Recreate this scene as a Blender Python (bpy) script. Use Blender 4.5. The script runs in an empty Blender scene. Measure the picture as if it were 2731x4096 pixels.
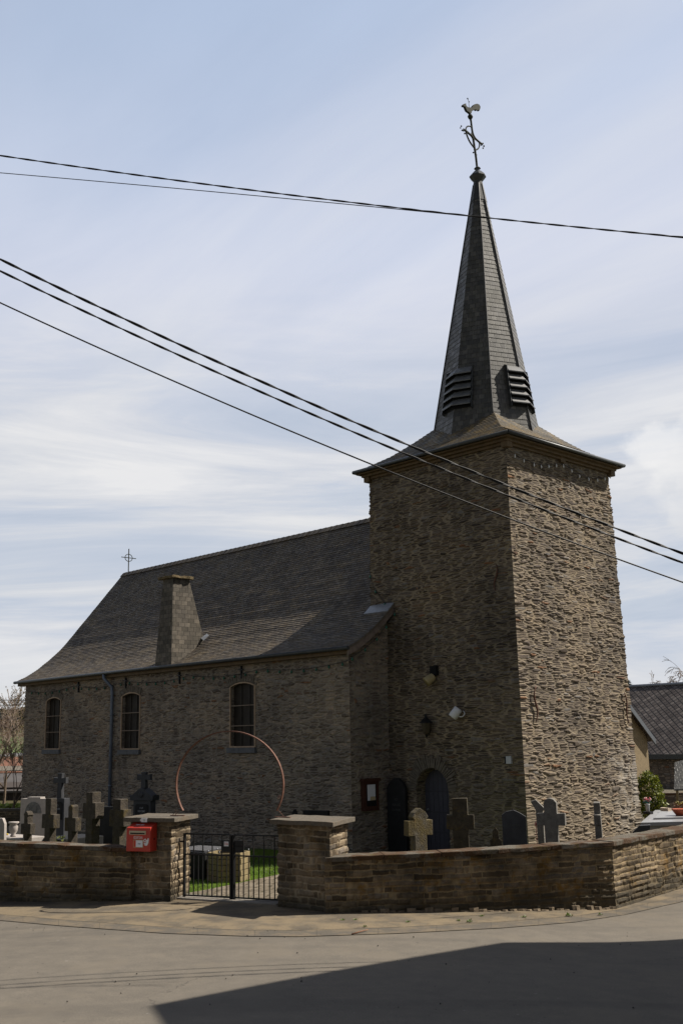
import bpy, bmesh, math, random
import numpy as np
from mathutils import Vector, Matrix, noise as mnoise
R = math.radians
scene = bpy.context.scene
col = scene.collection
random.seed(7)

# ------------------------------------------------------------------ camera
CAM = Vector((17.924, -24.062, 3.07))
FPX, YAW, PITCH, ROLL = 4255.98, 0.7999, 0.2101, -0.0198      # solved from the photograph
cF = Vector((-math.sin(YAW)*math.cos(PITCH), math.cos(YAW)*math.cos(PITCH), math.sin(PITCH)))
_r = Vector((math.cos(YAW), math.sin(YAW), 0))
_u = Vector((math.sin(YAW)*math.sin(PITCH), -math.cos(YAW)*math.sin(PITCH), math.cos(PITCH)))
cR = _r*math.cos(ROLL) + _u*math.sin(ROLL)
cU = _u*math.cos(ROLL) - _r*math.sin(ROLL)
cd = bpy.data.cameras.new('camera')
cd.sensor_fit = 'VERTICAL'; cd.sensor_height = 24.0; cd.lens = 24.0*FPX/4096
cd.clip_end = 8000
co = bpy.data.objects.new('camera', cd); col.objects.link(co)
M = Matrix((cR, cU, -cF)).transposed().to_4x4(); M.translation = CAM
co.matrix_world = M
scene.camera = co

# ------------------------------------------------------------------ light
SUN_EL = R(46.5)
SUNH = Vector((0.505, 0.863, 0)).normalized()
SUND = (SUNH*math.cos(SUN_EL) + Vector((0, 0, math.sin(SUN_EL))))
sl = bpy.data.lights.new('sun', 'SUN'); sl.energy = 5.0; sl.angle = R(0.55); sl.color = (1.0, 0.93, 0.82)
so = bpy.data.objects.new('sun', sl); col.objects.link(so)
so.rotation_euler = SUND.to_track_quat('Z', 'Y').to_euler()
vs = scene.view_settings
vs.view_transform = 'Standard'; vs.look = 'None'; vs.gamma = 1.0; vs.use_curve_mapping = False
vs.exposure = 0.75

# ------------------------------------------------------------------ node helper
class NT:
    def __init__(s, tree): s.t = tree; s.n = tree.nodes; s.l = tree.links
    def new(s, typ, **kw):
        nd = s.n.new(typ)
        for k, v in kw.items(): setattr(nd, k, v)
        return nd
    def put(s, sock, v):
        if isinstance(v, bpy.types.NodeSocket): s.l.new(v, sock)
        elif v is not None:
            if sock.type == 'RGBA' and len(v) == 3: v = (*v, 1)
            sock.default_value = v
    def m(s, op, a, b=None, c=None, clamp=False):
        nd = s.new('ShaderNodeMath', operation=op, use_clamp=clamp)
        s.put(nd.inputs[0], a)
        if b is not None: s.put(nd.inputs[1], b)
        if c is not None: s.put(nd.inputs[2], c)
        return nd.outputs[0]
    def vm(s, op, a, b=None):
        nd = s.new('ShaderNodeVectorMath', operation=op)
        s.put(nd.inputs[0], a)
        if b is not None: s.put(nd.inputs['Scale'] if op == 'SCALE' else nd.inputs[1], b)
        return nd.outputs[0]
    def xyz(s, x, y, z=0.0):
        nd = s.new('ShaderNodeCombineXYZ')
        for i, v in enumerate((x, y, z)): s.put(nd.inputs[i], v)
        return nd.outputs[0]
    def sep(s, v):
        nd = s.new('ShaderNodeSeparateXYZ'); s.put(nd.inputs[0], v); return nd.outputs
    def noise(s, vec, scale, detail=4.0, rough=0.55, dim='3D', out=0, dist=0.0):
        nd = s.new('ShaderNodeTexNoise', noise_dimensions=dim)
        s.put(nd.inputs['Vector'], vec); nd.inputs['Scale'].default_value = scale
        nd.inputs['Detail'].default_value = detail; nd.inputs['Roughness'].default_value = rough
        nd.inputs['Distortion'].default_value = dist
        return nd.outputs[out]
    def vor(s, vec, scale=1.0, feature='F1', dim='2D', rnd=1.0):
        nd = s.new('ShaderNodeTexVoronoi', voronoi_dimensions=dim, feature=feature)
        s.put(nd.inputs['Vector'], vec); nd.inputs['Scale'].default_value = scale
        nd.inputs['Randomness'].default_value = rnd
        return nd
    def rng(s, v, a, b, c=0.0, d=1.0, smooth=True):
        nd = s.new('ShaderNodeMapRange', interpolation_type='SMOOTHSTEP' if smooth else 'LINEAR')
        s.put(nd.inputs[0], v); s.put(nd.inputs[1], a); s.put(nd.inputs[2], b); s.put(nd.inputs[3], c); s.put(nd.inputs[4], d)
        return nd.outputs[0]
    def ramp(s, v, stops, mode='LINEAR'):
        nd = s.new('ShaderNodeValToRGB'); cr = nd.color_ramp; cr.interpolation = mode
        while len(cr.elements) < len(stops): cr.elements.new(0.5)
        for e, (p, c) in zip(cr.elements, stops): e.position = p; e.color = (*c, 1)
        s.put(nd.inputs[0], v); return nd.outputs[0]
    def mix(s, f, a, b, mode='MIX'):
        nd = s.new('ShaderNodeMix', data_type='RGBA', blend_type=mode)
        s.put(nd.inputs[0], f); s.put(nd.inputs[6], a); s.put(nd.inputs[7], b); return nd.outputs[2]
    def wn(s, v, dim='2D', out=0):
        nd = s.new('ShaderNodeTexWhiteNoise', noise_dimensions=dim)
        s.put(nd.inputs['Vector'] if dim != '1D' else nd.inputs['W'], v); return nd.outputs[out]
    def bump(s, h, strength=1.0, dist=0.02, normal=None):
        nd = s.new('ShaderNodeBump'); s.put(nd.inputs['Height'], h)
        nd.inputs['Strength'].default_value = strength; nd.inputs['Distance'].default_value = dist
        if normal is not None: s.put(nd.inputs['Normal'], normal)
        return nd.outputs[0]

def material(name):
    m = bpy.data.materials.new(name); m.use_nodes = True
    nt = NT(m.node_tree); nt.n.clear()
    out = nt.new('ShaderNodeOutputMaterial'); b = nt.new('ShaderNodeBsdfPrincipled')
    nt.l.new(b.outputs[0], out.inputs[0])
    nt.b = b; nt.out = out
    return m, nt
def fin(nt, color, rough=0.8, normal=None, metal=0.0, spec=0.3):
    nt.put(nt.b.inputs['Base Color'], color); nt.put(nt.b.inputs['Roughness'], rough)
    nt.b.inputs['Metallic'].default_value = metal; nt.b.inputs['Specular IOR Level'].default_value = spec
    if normal is not None: nt.put(nt.b.inputs['Normal'], normal)
def uvn(nt): return nt.new('ShaderNodeUVMap').outputs[0]
def objc(nt): return nt.new('ShaderNodeNewGeometry').outputs['Position']

# ------------------------------------------------------------------ world: hazy spring sky with thin cloud
w = bpy.data.worlds.new('World'); scene.world = w; w.use_nodes = True
nt = NT(w.node_tree); nt.n.clear()
wo = nt.new('ShaderNodeOutputWorld')
sky = nt.new('ShaderNodeTexSky', sky_type='NISHITA')
sky.sun_disc = False; sky.sun_elevation = SUN_EL; sky.sun_rotation = math.atan2(SUNH.x, SUNH.y)
sky.air_density = 1.0; sky.dust_density = 1.0; sky.ozone_density = 1.2
skyc = nt.vm('SCALE', sky.outputs[0], 0.085)
dirv = nt.new('ShaderNodeTexCoord').outputs['Generated']
dx, dy, dz = nt.sep(dirv)
el = nt.m('MAXIMUM', dz, 0.02)
inv = nt.m('DIVIDE', 1.0, nt.m('ADD', el, 0.10))
# cloud layer seen in perspective: direction divided by height
cx = nt.m('MULTIPLY', dx, inv); cy = nt.m('MULTIPLY', dy, inv)
cp = nt.xyz(cx, cy, 0.0)
rotn = nt.new('ShaderNodeMapping'); nt.put(rotn.inputs['Vector'], cp)
rotn.inputs['Rotation'].default_value = (0, 0, R(-48)); rotn.inputs['Scale'].default_value = (0.42, 1.15, 1); rotn.inputs['Location'].default_value = (3.1, 1.7, 0)
n1 = nt.noise(rotn.outputs[0], 0.55, 4.0, 0.5, dist=0.4)
n2 = nt.noise(rotn.outputs[0], 1.6, 8.0, 0.58, dist=0.6)
veil = nt.rng(nt.m('ADD', nt.m('MULTIPLY', n1, 0.75), nt.m('MULTIPLY', n2, 0.25)), 0.32, 0.66)
# veil is denser in the middle band, clearer at the zenith and just above the horizon
hi = nt.rng(dz, 0.36, 0.60, 1.0, 0.80)
# cloud only over the far half; unseen sky behind left clear to cut fill
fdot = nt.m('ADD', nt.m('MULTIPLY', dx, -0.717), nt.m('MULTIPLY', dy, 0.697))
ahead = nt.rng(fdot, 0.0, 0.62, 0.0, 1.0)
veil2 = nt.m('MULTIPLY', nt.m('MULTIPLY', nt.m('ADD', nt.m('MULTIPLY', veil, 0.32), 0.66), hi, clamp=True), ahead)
cloudc = nt.ramp(n2, [(0.30, (0.56, 0.60, 0.72)), (0.50, (0.62, 0.645, 0.74)), (0.68, (0.69, 0.70, 0.75))])
hz_ = nt.noise(rotn.outputs[0], 0.8, 3.0, 0.5)
cloudc = nt.mix(nt.m('MULTIPLY', nt.rng(dz, 0.34, 0.62, 0.0, 0.9), nt.rng(hz_, 0.62, 0.40, 0.25, 1.0)), cloudc, (0.53, 0.635, 0.82))
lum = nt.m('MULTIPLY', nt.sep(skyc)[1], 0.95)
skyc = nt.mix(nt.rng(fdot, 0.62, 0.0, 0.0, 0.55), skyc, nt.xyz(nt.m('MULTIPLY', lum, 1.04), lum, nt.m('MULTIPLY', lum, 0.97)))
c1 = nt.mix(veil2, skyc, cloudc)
# low streaks near the horizon
sv = nt.xyz(nt.m('ARCTAN2', dx, dy), nt.m('MULTIPLY', dz, 8.0), 0.0)
n3 = nt.noise(sv, 1.7, 9.0, 0.62, dist=0.6)
low = nt.m('MULTIPLY', nt.m('MULTIPLY', ahead, nt.rng(dz, 0.44, 0.25, 0.0, 1.0)), nt.rng(dz, -0.02, 0.04, 0.4, 1.0))
band = nt.m('MULTIPLY', nt.rng(n3, 0.36, 0.68), low)
streak = nt.ramp(n3, [(0.34, (0.36, 0.43, 0.53)), (0.47, (0.47, 0.52, 0.60)), (0.55, (0.60, 0.615, 0.64)), (0.66, (0.76, 0.75, 0.73))])
c2 = nt.mix(nt.m('MULTIPLY', low, 0.72), c1, streak)
# a bank of cumulus to the right of the tower
az = nt.m('ARCTAN2', dx, dy)
pvec = nt.xyz(nt.m('MULTIPLY', az, 6.0), nt.m('MULTIPLY', dz, 7.0), 0.3)
n4 = nt.noise(pvec, 1.3, 8.0, 0.55)
shape = nt.m('SUBTRACT', nt.m('ADD', nt.m('MULTIPLY', n4, 1.5), nt.rng(az, -0.62, -0.40, -0.75, 0.0)), nt.rng(nt.m('ABSOLUTE', nt.m('SUBTRACT', dz, 0.22)), 0.03, 0.17, 0.0, 0.7))
cum = nt.rng(shape, 0.46, 0.62)
cumc = nt.ramp(nt.m('ADD', nt.m('MULTIPLY', nt.m('SUBTRACT', dz, 0.20), 2.5), n4), [(0.30, (0.56, 0.59, 0.63)), (0.52, (0.64, 0.65, 0.67)), (0.75, (0.82, 0.81, 0.80))])
c3 = nt.mix(nt.m('MULTIPLY', cum, 0.62), c2, cumc)
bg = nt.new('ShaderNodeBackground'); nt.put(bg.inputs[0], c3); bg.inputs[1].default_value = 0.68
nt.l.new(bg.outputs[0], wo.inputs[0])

# ------------------------------------------------------------------ photo rays: a pixel of the 2731x4096 photo meets a plane of the place
def ray(x, y): return cF*FPX + cR*(x-1365.5) - cU*(y-2048)
def hit(x, y, n, P):
    d = ray(x, y); n = Vector(n); t = (Vector(P)-CAM).dot(n)/d.dot(n); return CAM + d*t
def onX(x, y, X): return hit(x, y, (1, 0, 0), (X, 0, 0))
def onY(x, y, Y): return hit(x, y, (0, 1, 0), (0, Y, 0))
def onZ(x, y, Z=0.0): return hit(x, y, (0, 0, 1), (0, 0, Z))
def deep(x, y, F): return CAM + ray(x, y)*(F/FPX)

# ------------------------------------------------------------------ object helpers
def tag(o, label=None, cat=None, group=None, kind=None):
    if label: o['label'] = label
    if cat: o['category'] = cat
    if group: o['group'] = group
    if kind: o['kind'] = kind
    return o
def empty(name, label, cat, loc=(0, 0, 0), group=None, rz=0.0):
    o = bpy.data.objects.new(name, None); col.objects.link(o)
    o.empty_display_size = 0.2; o.location = loc; o.rotation_euler = (0, 0, rz)
    return tag(o, label, cat, group)
def wmat(o):
    m = Matrix.LocRotScale(o.location, o.rotation_euler, o.scale)
    return wmat(o.parent) @ m if o.parent else m

class MB:
    """collects faces in world (or local) coordinates and links them as ONE mesh object"""
    def __init__(s): s.v = []; s.f = []; s.uv = []; s.sm = []
    def face(s, pts, uv=None, smooth=False):
        b = len(s.v); s.v += [tuple(p) for p in pts]; s.f.append(tuple(range(b, b+len(pts)))); s.uv.append(uv); s.sm.append(smooth)
    def mesh(s, verts, faces, uvs=None, smooth=False):
        b = len(s.v); s.v += [tuple(p) for p in verts]
        for i, f in enumerate(faces):
            s.f.append(tuple(b+k for k in f)); s.uv.append(uvs[i] if uvs else None); s.sm.append(smooth)
    def box(s, lo, hi, mat=None):
        x0, y0, z0 = lo; x1, y1, z1 = hi
        vs_ = [Vector(c) for c in ((x0,y0,z0),(x1,y0,z0),(x1,y1,z0),(x0,y1,z0),(x0,y0,z1),(x1,y0,z1),(x1,y1,z1),(x0,y1,z1))]
        if mat is not None: vs_ = [mat @ q for q in vs_]
        s.mesh(vs_, [(0,3,2,1),(4,5,6,7),(0,1,5,4),(1,2,6,5),(2,3,7,6),(3,0,4,7)])
    def prism(s, poly, z0, z1, top=None):
        """polygon (list of xy) extruded from z0 to z1 (z values or lists)"""
        n = len(poly)
        zb = z0 if isinstance(z0, (list, tuple)) else [z0]*n
        zt = z1 if isinstance(z1, (list, tuple)) else [z1]*n
        tp = top or poly
        a = sum(poly[i][0]*poly[(i+1)%n][1]-poly[(i+1)%n][0]*poly[i][1] for i in range(n))
        vs_ = [(p[0], p[1], z) for p, z in zip(poly, zb)] + [(p[0], p[1], z) for p, z in zip(tp, zt)]
        fs = [tuple(range(n-1, -1, -1)), tuple(range(n, 2*n))] + [(i, (i+1) % n, n+(i+1) % n, n+i) for i in range(n)]
        if a < 0: fs = [tuple(reversed(f)) for f in fs]
        s.mesh(vs_, fs)
    def slab(s, poly2, thick, mat=Matrix()):
        """2D outline (x,z) in a vertical plane, extruded along local y from 0 to thick; mat places it"""
        n = len(poly2)
        a = sum(poly2[i][0]*poly2[(i+1)%n][1]-poly2[(i+1)%n][0]*poly2[i][1] for i in range(n))
        vs_ = [mat @ Vector((x, 0, z)) for x, z in poly2] + [mat @ Vector((x, thick, z)) for x, z in poly2]
        fs = [tuple(range(n)), tuple(range(2*n-1, n-1, -1))] + [((i+1) % n, i, n+i, n+(i+1) % n) for i in range(n)]
        if a < 0: fs = [tuple(reversed(f)) for f in fs]
        s.mesh(vs_, fs)
    def tube(s, pts, r, sides=8, cap=True, smooth=True):
        pts = [Vector(p) for p in pts]; n = len(pts)
        rs = r if isinstance(r, (list, tuple)) else [r]*n
        vs_ = []; ref = None
        for i, p in enumerate(pts):
            t = (pts[min(i+1, n-1)]-pts[max(i-1, 0)]).normalized()
            if ref is None: ref = Vector((0, 0, 1)) if abs(t.z) < 0.9 else Vector((1, 0, 0))
            a = (ref - t*ref.dot(t)).normalized(); ref = a; b = t.cross(a)
            for k in range(sides):
                an = 2*math.pi*(k+0.5)/sides; vs_.append(p + (a*math.cos(an)+b*math.sin(an))*rs[i])
        fs = [(i*sides+k, i*sides+(k+1) % sides, (i+1)*sides+(k+1) % sides, (i+1)*sides+k) for i in range(n-1) for k in range(sides)]
        s.mesh(vs_, fs, smooth=smooth)
        if cap:
            s.face([vs_[k] for k in range(sides-1, -1, -1)]); s.face([vs_[(n-1)*sides+k] for k in range(sides)])
    def bar(s, a, b, wx, wy, up=(0, 0, 1)):
        a = Vector(a); b = Vector(b); t = (b-a).normalized(); u = Vector(up)
        if abs(t.dot(u)) > 0.95: u = Vector((1, 0, 0))
        x = t.cross(u).normalized(); y = x.cross(t)
        q = [x*sx*wx/2+y*sy*wy/2 for sx, sy in ((-1,-1),(1,-1),(1,1),(-1,1))]
        s.mesh([a+k for k in q]+[b+k for k in q], [(3,2,1,0),(4,5,6,7),(0,1,5,4),(1,2,6,5),(2,3,7,6),(3,0,4,7)])
    def lathe(s, prof, centre, sides=16, smooth=True, rot=0.0, axis=None, squash=1.0):
        """prof: list of (radius, height)"""
        c = Vector(centre); q = axis.to_track_quat('Z', 'Y').to_matrix() if axis is not None else Matrix.Identity(3)
        vs_ = []
        for r, z in prof:
            for k in range(sides):
                a = rot+2*math.pi*k/sides; vs_.append(c + q @ Vector((r*math.cos(a), r*math.sin(a)*squash, z)))
        n = len(prof)
        fs = [(i*sides+k, i*sides+(k+1) % sides, (i+1)*sides+(k+1) % sides, (i+1)*sides+k) for i in range(n-1) for k in range(sides)]
        s.mesh(vs_, fs, smooth=smooth)
        s.face([vs_[k] for k in range(sides-1, -1, -1)]); s.face([vs_[(n-1)*sides+k] for k in range(sides)])
    def build(s, name, mat, parent=None, label=None, cat=None, group=None, kind=None, bevel=0.0, origin=None, rough=0.0, cuts=0):
        me = bpy.data.meshes.new(name)
        V = [Vector(v) for v in s.v]
        off = Vector((0, 0, 0))
        if parent is not None:
            inv = wmat(parent).inverted(); L = [inv @ v for v in V]
        else:
            if origin is None:
                off = Vector((sum(v.x for v in V)/len(V), sum(v.y for v in V)/len(V), min(v.z for v in V)))
            else: off = Vector(origin)
            L = [v-off for v in V]
        me.from_pydata(L, [], s.f)
        ul = me.uv_layers.new(name='UVMap')
        me.update()
        for i, p in enumerate(me.polygons):
            p.use_smooth = s.sm[i]
            if s.uv[i] is not None:
                for li, t in zip(p.loop_indices, s.uv[i]): ul.data[li].uv = t
            else:
                q = s.f[i]; nn = Vector((0, 0, 0))
                for k in range(len(q)):
                    a = V[q[k]]; b = V[q[(k+1) % len(q)]]
                    nn += Vector(((a.y-b.y)*(a.z+b.z), (a.z-b.z)*(a.x+b.x), (a.x-b.x)*(a.y+b.y)))
                if nn.length < 1e-12: nn = Vector((0, 0, 1))
                nn.normalize()
                t = Vector((0, 0, 1)).cross(nn) if abs(nn.z) < 0.97 else Vector((1, 0, 0))
                t.normalize(); bt = nn.cross(t)
                for li, vi in zip(p.loop_indices, q): ul.data[li].uv = (V[vi].dot(t), V[vi].dot(bt))
        bm = bmesh.new(); bm.from_mesh(me)
        bmesh.ops.remove_doubles(bm, verts=bm.verts, dist=1e-5)
        if bevel > 0:
            es = [e for e in bm.edges if len(e.link_faces) == 2 and e.calc_face_angle(0) > 0.6]
            bmesh.ops.bevel(bm, geom=es, offset=bevel, segments=2, affect='EDGES', profile=0.6)
        if cuts: bmesh.ops.subdivide_edges(bm, edges=bm.edges[:], cuts=cuts, use_grid_fill=True)
        if rough > 0:
            for v in bm.verts:
                v.co += Vector(mnoise.noise_vector(v.co*5.3+off*3))*rough
        bm.to_mesh(me); bm.free()
        me.materials.append(mat)
        o = bpy.data.objects.new(name, me); col.objects.link(o)
        if parent is not None: o.parent = parent
        else: o.location = off
        return tag(o, label, cat, group, kind)
def frame_mat(origin, facing):
    """local x to the right as seen from the front, local y into the stone, z up; facing = xy direction the front looks at"""
    f = Vector((facing[0], facing[1], 0)).normalized()
    y = -f; x = y.cross(Vector((0, 0, 1))); m = Matrix((x, y, Vector((0, 0, 1)))).transposed().to_4x4(); m.translation = Vector(origin)
    return m
def text_mesh(body, size, mat4, m, parent, name='lettering', depth=0.0015, align='CENTER', squeeze=1.0):
    """built-in font turned to a mesh; local x right, local z up on a front frame"""
    cu = bpy.data.curves.new('t', 'FONT'); cu.body = body; cu.size = size; cu.extrude = depth; cu.align_x = align; cu.align_y = 'CENTER'
    tmp = bpy.data.objects.new('t', cu); col.objects.link(tmp)
    me = bpy.data.meshes.new_from_object(tmp.evaluated_get(bpy.context.evaluated_depsgraph_get()))
    bpy.data.objects.remove(tmp); bpy.data.curves.remove(cu)
    inv = wmat(parent).inverted() @ mat4
    for v in me.vertices: v.co = inv @ Vector((v.co.x*squeeze, -v.co.z, v.co.y))
    me.materials.clear(); me.materials.append(m)
    o = bpy.data.objects.new(name, me); col.objects.link(o); o.parent = parent
    return o
def boolean_cut(o, cutter):
    md = o.modifiers.new('cut', 'BOOLEAN'); md.operation = 'DIFFERENCE'; md.object = cutter; md.solver = 'EXACT'
    dg = bpy.context.evaluated_depsgraph_get()
    me = bpy.data.meshes.new_from_object(o.evaluated_get(dg))
    o.modifiers.clear(); o.data = me
    bpy.data.objects.remove(cutter)

# ------------------------------------------------------------------ materials
def rubble(name, stones, mortar, sx=0.34, sz=0.105, mw=0.10, bump=1.0, dist=0.035, stain=None, white=0.0, relief=0.0):
    """irregular flat rubble stones in mortar; UV in metres"""
    m, nt = material(name)
    uv = uvn(nt)
    wob = nt.vm('SUBTRACT', nt.noise(uv, 1.6, 3.0, 0.5, out=1), (0.5, 0.5, 0.5))
    wob2 = nt.vm('SUBTRACT', nt.noise(uv, 7.0, 2.0, 0.5, out=1), (0.5, 0.5, 0.5))
    u, v, _ = nt.sep(uv)
    wu, wv, _ = nt.sep(wob); w2u, w2v, _ = nt.sep(wob2)
    uu = nt.m('ADD', nt.m('DIVIDE', u, sx), nt.m('ADD', nt.m('MULTIPLY', wu, 0.9), nt.m('MULTIPLY', w2u, 0.45)))
    vv = nt.m('ADD', nt.m('DIVIDE', v, sz), nt.m('ADD', nt.m('MULTIPLY', wv, 1.1), nt.m('MULTIPLY', w2v, 0.45)))
    # patches laid with larger stones among the thin ones
    lg = nt.m('MULTIPLY', nt.m('GREATER_THAN', nt.noise(uv, 1.5, 2.0, 0.5, dist=0.6), 0.60), 0.40)
    p = nt.vm('SCALE', nt.xyz(uu, vv), nt.m('SUBTRACT', 1.0, lg))
    F = nt.vor(p, 1.0, 'F1', '2D', 0.92); E = nt.vor(p, 1.0, 'DISTANCE_TO_EDGE', '2D', 0.92)
    rc = nt.sep(F.outputs['Color'])
    fine = nt.noise(uv, 26.0, 5.0, 0.65)
    med = nt.noise(uv, 3.1, 4.0, 0.6)
    big = nt.noise(uv, 0.45, 4.0, 0.6)
    ed = nt.m('ADD', E.outputs['Distance'], nt.m('MULTIPLY', nt.m('SUBTRACT', fine, 0.5), 0.10))
    mwv = nt.m('MULTIPLY', nt.m('ADD', 0.45, nt.m('MULTIPLY', med, 1.1)), mw)
    stone = nt.rng(ed, nt.m('MULTIPLY', mwv, 0.55), nt.m('MULTIPLY', mwv, 1.55))
    sc = nt.ramp(rc[0], stones, 'LINEAR')
    sc = nt.mix(nt.m('MULTIPLY', nt.rng(rc[1], 0.978, 0.99), 0.8), sc, (0.17, 0.085, 0.045))
    sc = nt.mix(nt.m('MULTIPLY', nt.rng(rc[2], 0.93, 0.97), 0.6), sc, (0.20, 0.19, 0.18))
    mott = nt.noise(uv, 11.0, 5.0, 0.65)
    sc = nt.mix(1.0, sc, nt.ramp(mott, [(0.25, (0.62, 0.60, 0.60)), (0.5, (1, 1, 1)), (0.75, (1.45, 1.40, 1.32))]), 'MULTIPLY')
    mc = nt.mix(1.0, mortar, nt.ramp(med, [(0.25, (0.70, 0.70, 0.72)), (0.6, (1.05, 1.05, 1.04)), (0.8, (1.25, 1.22, 1.16))]), 'MULTIPLY')
    c = nt.mix(stone, mc, sc)
    c = nt.mix(1.0, c, nt.ramp(big, [(0.30, (0.64, 0.65, 0.68)), (0.5, (1, 1, 1)), (0.70, (1.22, 1.17, 1.08))]), 'MULTIPLY')
    if stain: c = stain(nt, uv, c)
    if white > 0:
        wm = nt.m('MULTIPLY', nt.rng(nt.noise(uv, 5.0, 5.0, 0.7), 0.62, 0.70), white)
        c = nt.mix(wm, c, (0.26, 0.25, 0.245))
    hgt = nt.m('ADD', nt.m('MULTIPLY', stone, nt.m('ADD', 0.40, nt.m('MULTIPLY', rc[1], 0.75))),
               nt.m('ADD', nt.m('MULTIPLY', fine, 0.22), nt.m('MULTIPLY', mott, 0.30)))
    if relief:
        # the stones really stand out of the wall: true displacement of a dense mesh, fine grain as bump
        hd = nt.m('ADD', nt.m('MULTIPLY', stone, nt.m('ADD', 0.15, nt.m('MULTIPLY', nt.rng(rc[1], 0.25, 0.85), 1.1))), nt.m('ADD', nt.m('MULTIPLY', mott, 0.22), nt.m('MULTIPLY', big, 0.25)))
        dn = nt.new('ShaderNodeDisplacement'); nt.put(dn.inputs['Height'], hd); dn.inputs['Midlevel'].default_value = 0.7; dn.inputs['Scale'].default_value = relief
        nt.l.new(dn.outputs[0], nt.out.inputs['Displacement']); m.displacement_method = 'DISPLACEMENT'
        fin(nt, c, 0.92, nt.bump(nt.m('ADD', fine, nt.m('MULTIPLY', stone, 1.0)), 0.7, 0.012), spec=0.15)
    else: fin(nt, c, 0.92, nt.bump(hgt, bump, dist), spec=0.15)
    return m
def courses(nt, uv, bw, rh, wob=0.25, jit=0.5):
    """random-width courses: returns edge distance (m), random colour sockets, row coordinate"""
    u, v, _ = nt.sep(uv)
    dn = nt.sep(nt.vm('SUBTRACT', nt.noise(uv, 2.4, 3.0, 0.5, out=1), (0.5, 0.5, 0.5)))
    dm = nt.sep(nt.vm('SUBTRACT', nt.noise(uv, 9.0, 2.0, 0.5, out=1), (0.5, 0.5, 0.5)))
    v2 = nt.m('ADD', nt.m('DIVIDE', v, rh), nt.m('ADD', nt.m('MULTIPLY', dn[1], wob*2), nt.m('MULTIPLY', dm[1], wob)))
    row = nt.m('FLOOR', v2); fv = nt.m('FRACT', v2)
    r1 = nt.wn(nt.m('ADD', row, 3.7), '1D')
    u2 = nt.m('ADD', nt.m('MULTIPLY', nt.m('DIVIDE', nt.m('ADD', u, nt.m('MULTIPLY', dm[0], 0.04)), bw), nt.m('ADD', 1-jit/2, nt.m('MULTIPLY', r1, jit))), nt.m('MULTIPLY', r1, 37.3))
    wig = nt.m('MULTIPLY', nt.m('SINE', nt.m('ADD', nt.m('MULTIPLY', u2, 4.1), nt.m('MULTIPLY', row, 2.3))), 0.16*jit*2)
    u2 = nt.m('ADD', u2, wig)
    cu = nt.m('FLOOR', u2); fu = nt.m('FRACT', u2)
    eu = nt.m('MULTIPLY', nt.m('MINIMUM', fu, nt.m('SUBTRACT', 1.0, fu)), bw)
    ev = nt.m('MULTIPLY', nt.m('MINIMUM', fv, nt.m('SUBTRACT', 1.0, fv)), rh)
    e = nt.m('MINIMUM', eu, ev)
    rnd = nt.sep(nt.wn(nt.xyz(cu, row), '2D', out=1))
    return e, rnd, fv, fu
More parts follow.
